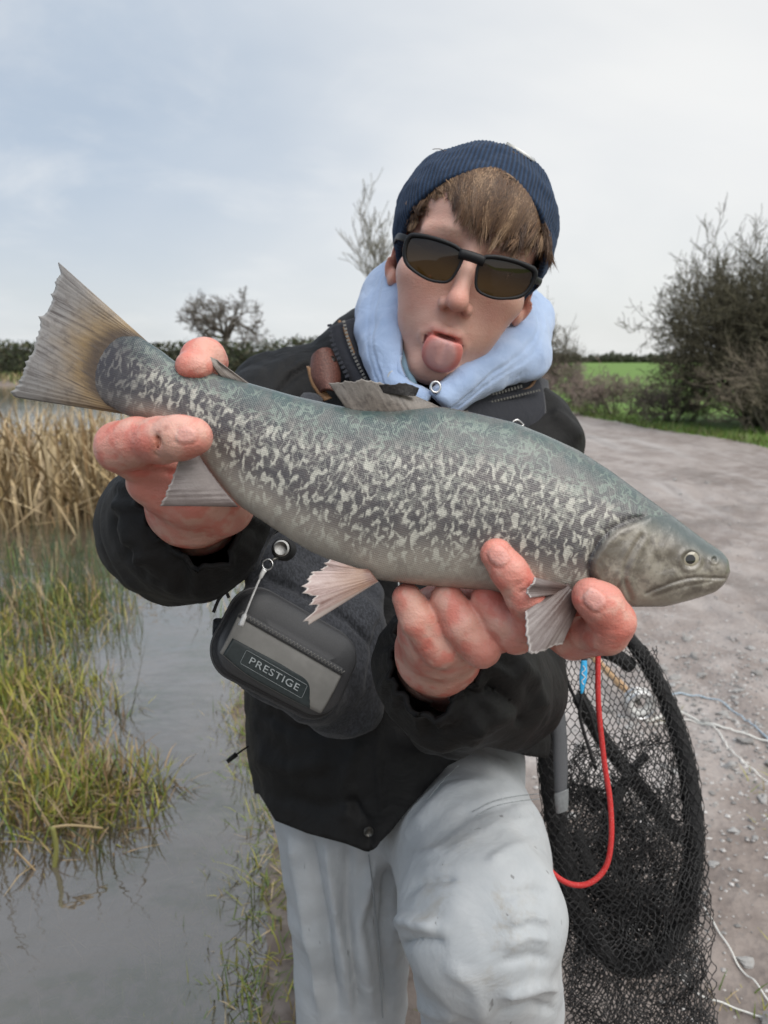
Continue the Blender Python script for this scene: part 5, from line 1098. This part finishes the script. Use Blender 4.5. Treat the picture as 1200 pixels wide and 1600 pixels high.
fin('pectoral_fin', [(884, 912, .404), (892, 922, .402), (902, 930, .402), (910, 935, .403)], [(822, 955, .386), (818, 990, .383), (824, 1024, .384), (880, 1006, .390)], m_pect, 11, .035, .06, (.004, .0008), 10, M_=34, bow=.003)
fin('pectoral_fin_flap', [(888, 914, .403), (882, 920, .402), (878, 928, .402)], [(836, 902, .387), (826, 918, .385), (828, 934, .385)], m_pect, 5, .03, 0, (.003, .0008), 12)

# ================================================================ CHEST PACK
m_heather, n = mat('charcoal_heather', Roughness=.9, Sheen_Weight=.1); co = n.coord()
a = n.noise(n.scale(co, (1, 1, .35)), 520, 3, .7); c = n.mix(n.ss(a, .38, .64), (.011, .013, .017), (.040, .043, .053))
setp(n, Base_Color=c, Normal=n.bump(n.noise(co, 900, 3), .4, .0015, n.bump(n.noise(co, 26, 3), .3, .01)))
m_shell = plain('moulded_grey_shell', (.042, .043, .046), .5, 0, .12, 900); m_pocket = plain('grey_coated_pocket', (.185, .182, .172), .55, 0, .15, 60, .18)
m_dark = plain('black_webbing', (.010, .010, .011), .7, 0, .3, 900); m_strip = plain('teal_black_rubber', (.016, .024, .026), .5); m_zip = plain('zip_tape', (.022, .022, .024), .6, 0, .5, 1400, .8)
m_print = plain('silver_print', (.30, .33, .34), .5); m_cablem = plain('white_steel_cable', (.75, .76, .76), .35)
PO = C(456, 1020, .640)
pr = nrm(np.array([.790, .33, -.52])); pu = np.array([.235, .34, .92]); pu = nrm(pu-pr*np.dot(pu, pr)); pn = np.cross(pr, pu)
if pn[1] > 0: pn = -pn
def PL(P): P = np.asarray(P, float); return PO+P[..., 0:1]*pr+P[..., 1:2]*pu+P[..., 2:3]*pn
PKB = to_world(PL([0, -.05, -.03])); pack = thing('chest_pack', tuple(PKB), 'dark grey fabric chest pack with moulded front pocket worn over the jacket', 'bag')
W_, H_ = .122, .076
def box_part(name, w_, h_, r, profile, m, off=(0, 0, 0), parent=pack, k=8, warp=None):
    v, q, t = rbox(w_, h_, r, profile, k); v = v+np.array(off)
    if warp is not None: v = warp(v)
    return obj(name, PL(v), q, m, parent, T=t)
shell = box_part('front_shell', W_, H_, .024, [(.004, -.030), (0, -.026), (0, -.004), (.0015, .002), (.005, .0055), (.012, .0078), (.024, .0088), (.032, .009)], m_shell, k=12)
box_part('zip_tape', W_+.005, H_+.005, .026, [(.004, -.019), (.0, -.018), (0, -.011), (.004, -.010)], m_zip, k=12)
o = rrect(W_+.0062, H_+.0062, .0265, 14); P = PL(np.column_stack([o, np.full(len(o), -.0145)])); g = Geo(); add_tube(g, P, .0013, 6, closed=True); gobj('zip_coil', g, m_shell, pack)
# main bag: padded wedge between the shell and the jacket
S = Sdf(PO-.17, PO+[.20, .26, .17], .0034)
S.ell(PL([.008, .004, -.045]), (.062, .030, .044), .02, rot=np.stack([pr, -pn, pu], 1))
for p0, p1, r0, r1 in (((-.030, .03, -.045), (.05, .03, -.05), .022, .024), ((-.028, -.012, -.045), (.05, -.014, -.05), .020, .022), ((-.035, .070, -.060), (.07, .060, -.065), .026, .028), ((-.02, .10, -.075), (.07, .10, -.085), .026, .028), ((.070, .02, -.070), (.085, .02, -.085), .034, .03), ((.075, .055, -.085), (.115, .035, -.125), .032, .034), ((.06, -.012, -.06), (.10, -.005, -.11), .026, .03), ((.088, .03, -.075), (.118, .005, -.10), .034, .034), ((.07, .07, -.07), (.11, .06, -.10), .028, .03)):
    S.cone(PL(p0), PL(p1), r0, r1, .018)
v, q = S.mesh(); v = relax(v, q, 1, .5)
v = fold(v, q, [([(400, 895), (470, 925), (545, 970), (590, 1020)], 5, -.005), ([(620, 925), (588, 985), (570, 1090)], 4, -.004), ([(600, 985), (650, 960), (690, 950)], 5, -.004), ([(560, 930), (590, 960), (610, 985)], 6, .002)])
N = vnormals(v, q); v = v+N*(fbm(v, 60, 3, 4)*.0016)[:, None]
obj('main_compartment', v, q, m_heather, pack)
# slip pocket with a scooped lower edge
def curved(name, pts, m, z0, t=.0016, parent=pack, n_=40):
    v, q = patch(PL(pts[0]), PL(pts[1]), n_, 16, z0, t, outward=pn); return obj(name, v, q, m, parent)
top = [(-.060, .006, .0086), (-.03, .0055, .0098), (.01, .005, .0100), (.047, .0045, .0092)]
bot = [(-.0585, -.0295, .0062), (-.03, -.0350, .0066), (.01, -.0362, .0070), (.045, -.0350, .0062)]
slip = curved('slip_pocket', (top, bot), m_pocket, .0022, .0016, n_=60)
curved('pocket_binding', ([(x, y+.0030, z+.0016) for x, y, z in top], [(x, y-.0030, z+.0022) for x, y, z in top]), m_shell, .0008, .0012, slip)
g = Geo(); P = PL(spline(np.array([(x, y-.0002, z+.0034) for x, y, z in top]), 60)); zz = P+(np.arange(60) % 2*2-1)[:, None]*pu*.0016; add_tube(g, zz, .00045, 4, (1, 1, 1)); gobj('zigzag_stitch', g, m_pocket, slip)
curved('badge_strip', ([(-.0555, -.0150, .0108), (-.03, -.0150, .0112), (.0, -.0150, .0112), (.020, -.0165, .0108), (.030, -.0310, .0098)], [(-.0560, -.0300, .0088), (-.03, -.0352, .0092), (.0, -.0362, .0092), (.020, -.0362, .0090), (.033, -.0358, .0086)]), m_strip, .0007, .0012, slip)
# lettering
fc = bpy.data.curves.new('lettering', 'FONT'); fc.body = 'PRESTIGE'; fc.size = .0112; fc.align_x = 'CENTER'; fc.align_y = 'CENTER'; fc.extrude = .00012; fc.space_character = 1.12
to = bpy.data.objects.new('lettering_src', fc); SC.collection.objects.link(to); dg_ = bpy.context.evaluated_depsgraph_get(); me = bpy.data.meshes.new_from_object(to.evaluated_get(dg_)); bpy.data.objects.remove(to)
tv = np.array([v.co[:] for v in me.vertices]); tv[:, 0] *= .98; tv[:, 1] *= .74
tw = to_world(PL(np.column_stack([tv[:, 0]-.010, tv[:, 1]-.0252-tv[:, 0]*.03, tv[:, 2]+.0125-((tv[:, 0]-.0)/.06)**2*.0006])))-origin(slip)
for i, v in enumerate(me.vertices): v.co = tw[i]
me.name = 'lettering'; lt = link('lettering', me, m_print, slip)
g = Geo(); o = rrect(.062, .0118, .001, 2); add_tube(g, PL(np.column_stack([o[:, 0]-.010, o[:, 1]-.0252-o[:, 0]*.03, np.full(len(o), .0124)])), .00018, 4, closed=True); gobj('badge_outline', g, m_print, slip)
# zip puller hanging at the left
g = Geo(); add_tube(g, spline(PL([(-.069, .018, -.012), (-.074, .020, -.010), (-.0765, .012, -.009), (-.0755, .000, -.009)]), 16), .0016, 6); gobj('puller_cord', g, m_dark, pack)
v, q, t = rbox(.0125, .0165, .003, [(.001, -.002), (0, -.001), (0, .001), (.001, .002)], 5); obj('zip_puller', C(344, 981, .632)+v[:, 0:1]*np.array([1., 0, -.05])+v[:, 1:2]*np.array([.05, 0, 1.])+v[:, 2:3]*np.array([0, -1., 0]), q, plain('blue_grey_rubber', (.035, .042, .052), .6), pack, T=t)
# wire clips at the strap
def wire(name, pts, r=.0011, n_=40): g = Geo(); add_tube(g, spline(CL(pts), n_), r, 6); return gobj(name, g, m_metal, pack)
wire('strap_clip', [(402, 818, .615), (392, 824, .612), (388, 840, .610), (398, 842, .609), (404, 826, .613)])
wire('strap_clip', [(401, 838, .612), (388, 862, .608), (372, 895, .602), (360, 893, .602), (357, 886, .602), (376, 852, .608), (398, 834, .612)])
wire('strap_clip', [(622, 905, .66), (624, 930, .658), (628, 970, .656), (634, 974, .656), (632, 950, .658)], .0009)
g = Geo(); v, q = patch(CL([(402, 830, .618), (380, 870, .612), (366, 892, .607)]), CL([(410, 838, .618), (392, 875, .612), (376, 895, .607)]), 20, 6, .001, .002); g.add(v, q); gobj('strap_end', g, m_dark, pack)
g = Geo(); v, q = patch(CL([(372, 905, .665), (385, 850, .66), (405, 800, .66), (440, 700, .72), (470, 620, .83)]), CL([(400, 890, .65), (420, 845, .65), (450, 800, .65), (480, 700, .71), (505, 625, .82)]), 40, 8, .004, .006); g.add(v, q); gobj('shoulder_strap', g, m_heather, pack)
# retractor
RB = C(443, 858, .612); reel = thing('retractor', tuple(to_world(RB)), 'black round pin-on retractor with silver cap and white cable', 'retractor')
nz = nrm(np.array([-.15, -1, .1]))
v, q, t = disc(RB, .0098, nz, .005, 28); obj('housing', v, q, m_dark, reel, T=t)
v, q, t = disc(RB+nz*.0052+np.array([-.0004, 0, .0004]), .0068, nz, .0012, 28); obj('cap', v, q, plain('brushed_alloy', (.42, .42, .41), .45, 0, .2, 500), reel, T=t)
a = np.linspace(0, 2*np.pi, 24, endpoint=False); g = Geo(); add_tube(g, C(418, 882, .603)+np.stack([np.cos(a)*.0042, .001*np.sin(a), np.sin(a)*.0042], -1), .0007, 6, closed=True); gobj('split_ring', g, m_metal, reel)
g = Geo(); add_tube(g, CL([(434, 872, .607), (428, 874, .605), (422, 879, .604)]), .0012, 6); gobj('swivel', g, m_brass, reel)
g = Geo(); add_tube(g, spline(CL([(414, 890, .602), (408, 900, .601), (395, 930, .5985), (383, 960, .597), (376, 977, .597)]), 30), np.interp(np.linspace(0, 1, 30), [0, .16, .17, .80, .81, 1], [.0021, .0018, .0009, .0009, .0020, .0024]), 8); gobj('cable', g, m_cablem, reel)

# ================================================================ LANDING NET
m_foam, n = mat('black_net_sleeve', Roughness=.85); co = n.coord(); setp(n, Base_Color=n.mix(n.noise(co, 200, 3), (.006, .006, .0065), (.016, .016, .017)), Normal=n.bump(n.vor(co, 260), .5, .002))
m_mesh = plain('black_nylon_mesh', (.014, .014, .015), .45); m_strap = plain('grey_webbing', (.075, .078, .085), .6, 0, .4, 1200)
m_red, n = mat('red_shock_cord', Roughness=.6); co = n.coord(); fleck = n.ss(n.vor(co, 900), .28, .2); setp(n, Base_Color=n.mix(fleck, (.52, .022, .022), (.65, .22, .2)), Normal=n.bump(n.noise(co, 1500, 2), .5, .001))
m_blue = plain('cyan_label', (.03, .33, .62), .5)
NB = CW(.36, 1.02, 0); net = thing('landing_net', tuple(to_world(NB)), 'black rubber hooped landing net with fine mesh bag standing on the muddy track', 'net')
hoop = spline(CL([(862, 1010, .99), (852, 1120, .975), (862, 1240, .965), (885, 1360, .955), (918, 1450, .955), (965, 1502, .965), (1018, 1500, .985), (1062, 1440, 1.0), (1083, 1340, 1.01), (1078, 1230, 1.02), (1058, 1140, 1.03), (1025, 1060, 1.04), (985, 1000, 1.045), (955, 972, 1.05), (915, 960, 1.035), (882, 972, 1.01), (866, 1000, .993)]), 124)
g = Geo(); add_tube(g, hoop, np.interp(np.arange(124), [0, 20, 75, 109, 123], [.012, .0135, .0135, .0095, .009])+.0005*np.sin(np.arange(124)*1.9), 14); gobj('hoop', g, m_foam, net)
g = Geo(); add_tube(g, spline(CL([(890, 1010, 1.0), (925, 1012, 1.02), (958, 1022, 1.04), (985, 1040, 1.05)]), 20), .011, 10); gobj('cross_bar', g, m_foam, net)
g = Geo(); add_tube(g, spline(CL([(905, 1090, 1.02), (945, 1160, 1.045), (1000, 1230, 1.06), (1060, 1310, 1.05)]), 30), .0105, 10); add_tube(g, spline(CL([(958, 1240, 1.03), (990, 1200, 1.05), (1010, 1180, 1.06)]), 16), .006, 8); gobj('handle', g, m_foam, net)
def hexnet(surf, nu, nv, r, seed, crumple=.004):
    """honeycomb of thin cords over a surface surf(u,v) -> camera-frame point"""
    rs = np.random.default_rng(seed); E = []; pts = {}
    def node(i, j, k):
        key = (i, j, k)
        if key not in pts:
            x = i+.5*(j & 1)+(0 if k == 0 else 0); y = j+(.333 if k else 0); pts[key] = (x/nu, y/nv)
        return key
    for j in range(nv):
        for i in range(nu):
            a_ = node(i, j, 0); b_ = node(i, j, 1); E.append((a_, b_))
            o = 0 if j & 1 == 0 else 1
            if j+1 < nv:
                for i2 in ((i-1+o), (i+o)):
                    if 0 <= i2 < nu: E.append((b_, node(i2, j+1, 0)))
    keys = list(pts); idx = {k_: n_ for n_, k_ in enumerate(keys)}; uvp = np.array([pts[k_] for k_ in keys]); P = surf(uvp[:, 0], uvp[:, 1])
    P = P+np.stack([vnoise(P, 38, seed+k_) for k_ in range(3)], -1)*crumple+rs.normal(0, .0006, P.shape)
    e = np.array([(idx[a_], idx[b_]) for a_, b_ in E]); return segs(P[e[:, 0]], P[e[:, 1]], r, r, 3)
def quadsurf(tl, tr, br, bl, bow=.03, pinch=0.):
    tl, tr, br, bl = [C(*p) for p in (tl, tr, br, bl)]
    def f(u, v):
        u, v = np.clip(u, 0, 1.02)[:, None], np.clip(v, 0, 1)[:, None]; P = (tl*(1-u)+tr*u)*(1-v)+(bl*(1-u)+br*u)*v
        return P+np.array([0, -1., 0])*bow*np.sin(np.pi*u)*np.sin(np.pi*np.clip(v, .02, .98))**.6
    return f
g = Geo()
for sf, nu, nv, sd_, cr in ((quadsurf((850, 1030, .965), (1030, 1005, 1.03), (1118, 1430, .985), (862, 1480, .93), .035), 22, 48, 1, .005),
                            (quadsurf((862, 1430, .935), (1112, 1340, .99), (1130, 1640, .95), (895, 1640, .93), .030), 24, 26, 2, .008),
                            (quadsurf((868, 1180, .975), (1075, 1120, 1.05), (1115, 1560, 1.04), (880, 1560, .98), -.01), 22, 42, 3, .010),
                            (quadsurf((880, 1290, .96), (1085, 1260, 1.02), (1120, 1650, .99), (892, 1650, .95), .0), 22, 36, 4, .014),
                            (quadsurf((885, 1380, .95), (1090, 1400, 1.01), (1122, 1660, .975), (900, 1660, .945), .016), 26, 30, 5, .016),
                            (quadsurf((890, 1160, .985), (1060, 1150, 1.04), (1070, 1500, 1.03), (890, 1480, .98), .0), 26, 52, 6, .022),
                            (quadsurf((870, 1220, .975), (1010, 1200, 1.03), (1060, 1480, 1.02), (900, 1500, .97), .01), 24, 40, 7, .028),
                            (quadsurf((900, 1320, .96), (1070, 1300, 1.0), (1080, 1530, 1.0), (905, 1530, .96), .01), 28, 36, 8, .026),
                            (quadsurf((866, 1240, .97), (1075, 1230, 1.03), (1080, 1500, 1.02), (890, 1480, .97), .01), 30, 44, 10, .030),
                            (quadsurf((866, 1180, .975), (960, 1240, 1.0), (1040, 1500, 1.0), (890, 1480, .97), .01), 26, 44, 11, .030),
                            (quadsurf((885, 1480, .94), (1100, 1470, .99), (1125, 1660, .97), (895, 1660, .94), .02), 30, 26, 12, .020)):
    v, q = hexnet(sf, nu, nv, .00072, sd_, cr); wv = to_world(v); g.add(wv, q)
def hoop_surf(u, v):
    k = np.clip(v*.93+.03, 0, 1)*109; i0 = np.clip(k.astype(int), 0, 108); f = (k-i0)[:, None]; P = hoop[i0]*(1-f)+hoop[i0+1]*f; t = nrm(hoop[i0+1]-hoop[i0]); a = u*2*np.pi
    e1 = nrm(np.cross(t, [0, 1., 0])); e2 = np.cross(t, e1); return P+(np.cos(a)[:, None]*e1+np.sin(a)[:, None]*e2)*(np.interp(k, [0, 20, 75, 109], [.0135, .0152, .0152, .0112])[:, None])
v, q = hexnet(hoop_surf, 8, 74, .0006, 9, .0012); g.add(to_world(v), q)
V_, Q_, T_, c_ = g.arrays(); V_[:, 2] = np.maximum(V_[:, 2], .006); obj('mesh_bag', V_, Q_, m_mesh, net, cam_frame=False, kind='stuff')
def strip(name, L1, L2, m, parent, bow=.003, th=.0025): v, q = patch(CL(L1), CL(L2), 40, 6, bow, th); return obj(name, v, q, m, parent)
strap = strip('strap', [(856, 1052, .915), (862, 1130, .912), (865, 1200, .910), (868, 1262, .908)], [(876, 1050, .915), (884, 1130, .912), (887, 1200, .910), (884, 1258, .908)], m_strap, net)
strip('strap_tip', [(866, 1240, .906), (867, 1256, .905), (869, 1271, .905)], [(888, 1232, .906), (888, 1250, .905), (887, 1265, .905)], plain('clear_plastic_end', (.16, .17, .175), .25), strap, .001, .004)
v, q = patch(CL([(913, 980, .93), (908, 1030, .925), (905, 1075, .925)]), CL([(919, 980, .93), (917, 1030, .925), (913, 1085, .925)]), 16, 5, .001, .002); obj('lanyard', v, q, m_dark, net)
tag_ = strip('blue_label', [(908, 1032, .918), (905, 1060, .916), (907, 1084, .916)], [(917, 1032, .918), (917, 1058, .916), (911, 1082, .916)], m_blue, net, .001, .001)
g = Geo(); add_tube(g, spline(CL([(911, 1040, .914), (914, 1046, .914), (909, 1052, .914), (914, 1058, .914), (909, 1064, .914), (912, 1070, .914)]), 30), .0006, 4); gobj('label_script', g, m_white, tag_)
g = Geo()
for pts in ([(905, 1080, .925), (920, 1110, .93), (935, 1160, .95)], [(880, 1010, .95), (885, 1060, .94), (908, 1110, .94)], [(910, 1085, .925), (906, 1120, .93), (930, 1200, .95)]): add_tube(g, spline(CL(pts), 14), .0022, 6)
gobj('tether', g, m_dark, net, kind='stuff')
for pts, w_ in (([(970, 1230, .985), (948, 1300, .975), (962, 1290, .97)], .008), ([(900, 1300, .965), (930, 1380, .96), (960, 1400, .97)], .010), ([(940, 1330, .98), (1000, 1400, .99), (960, 1440, .98)], .007)):
    g = Geo(); add_tube(g, spline(CL(pts), 20), w_, 8, flat=(.4, (0, 1, 0))); gobj('loose_webbing', g, m_foam, net)
# red elastic cord
g = Geo(); add_tube(g, spline(CL([(932, 940, .80), (934, 1020, .80), (935, 1100, .80), (944, 1190, .805), (953, 1250, .805), (955, 1310, .80), (946, 1355, .80), (920, 1380, .80), (888, 1380, .805), (858, 1358, .82), (835, 1320, .86), (830, 1290, .90)]), 160), .0030, 10)
gobj('shock_cord', g, m_red, label='bright red elastic cord hanging in a loop in front of the net', category='cord')

# ================================================================ ROD, REEL AND LINES ON THE TRACK
m_cork, n = mat('cork', Roughness=.8); co = n.coord(); setp(n, Base_Color=n.mix(n.ss(n.noise(co, 300, 4, .7), .4, .65), (.50, .33, .18), (.34, .20, .10)), Normal=n.bump(n.noise(co, 500, 3), .4, .001))
def G(px, py, z=.0):       # the ground point seen at a pixel
    ang = math.atan((py-800)/F)+PITCH; y = (CAM_H-z)/math.tan(ang); d = y*CP+(CAM_H-z)*SP; return np.array([(px-600)/F*d, y, z])
rod = thing('fishing_rod', tuple(G(960, 1090)), 'fly rod with cork grip and reel lying on the track behind the net', 'fishing rod')
g = Geo(); A, B = G(915, 1015, .05), G(985, 1085, .05); add_tube(g, spline([A, A*.75+B*.25, A*.5+B*.5, A*.25+B*.75, B], 40), .0115+.0014*np.sin(np.linspace(0, 26, 40)), 12); gobj('cork_grip', g, m_cork, rod, cam_frame=False)
g = Geo(); dr = nrm(A-B); add_tube(g, np.array([A, A+dr*.5+[0, 0, .0], A+dr*1.1]), [.0045, .0038, .003], 8); gobj('blank', g, plain('pale_orange_blank', (.42, .20, .12), .35), rod, cam_frame=False)
RC = B-dr*.06+[0, 0, .0]; a = np.linspace(0, 2*np.pi, 28, endpoint=False)
for off, r, m in ((-.018, .040, m_metal), (.018, .040, m_metal), (0, .030, m_white)):
    g = Geo(); ring = RC+np.stack([np.cos(a)*r, np.full(28, off), np.sin(a)*r], -1); add_tube(g, ring, .005 if m is m_metal else .012, 8, closed=True); gobj('reel_rim' if m is m_metal else 'line_spool', g, m, rod, cam_frame=False)
g = Geo(); add_tube(g, np.array([B, RC]), .008, 8); gobj('reel_foot', g, m_brass, rod, cam_frame=False)
def lay(name, pts, r, m, lab, zoff=.004):
    P = np.array([G(x, y) for x, y in pts]); P = spline(P, 160); P[:, 2] = ground_z(P[:, 0], P[:, 1])+zoff+r; g = Geo(); add_tube(g, P, r, 6); return gobj(name, g, m, cam_frame=False, label=lab, category='fishing line')
m_line = plain('white_fly_line', (.68, .68, .64), .5); m_bline = plain('pale_blue_line', (.34, .44, .52), .5)
lay('fly_line', [(1010, 1130), (1060, 1118), (1110, 1140), (1200, 1168), (1300, 1195)], .0026, m_line, 'thicker white fly line running straight off to the side of the track')
lay('fly_line', [(1020, 1135), (1075, 1130), (1120, 1150), (1150, 1190), (1200, 1222), (1290, 1260)], .0016, m_line, 'thin white fly line curving away past the grass tufts')
lay('fly_line', [(1030, 1098), (1080, 1094), (1130, 1105), (1165, 1130), (1200, 1166), (1270, 1215)], .0022, m_bline, 'pale blue line looping across the gravel')
lay('fly_line', [(1085, 1400), (1110, 1440), (1150, 1500), (1200, 1562), (1260, 1640)], .0014, m_line, 'white line trailing out from under the mesh bag across the mud')
lay('fly_line', [(1040, 1505), (1090, 1550), (1140, 1572), (1200, 1598), (1280, 1640)], .0014, m_line, 'white line tangled under the foot of the mesh bag')
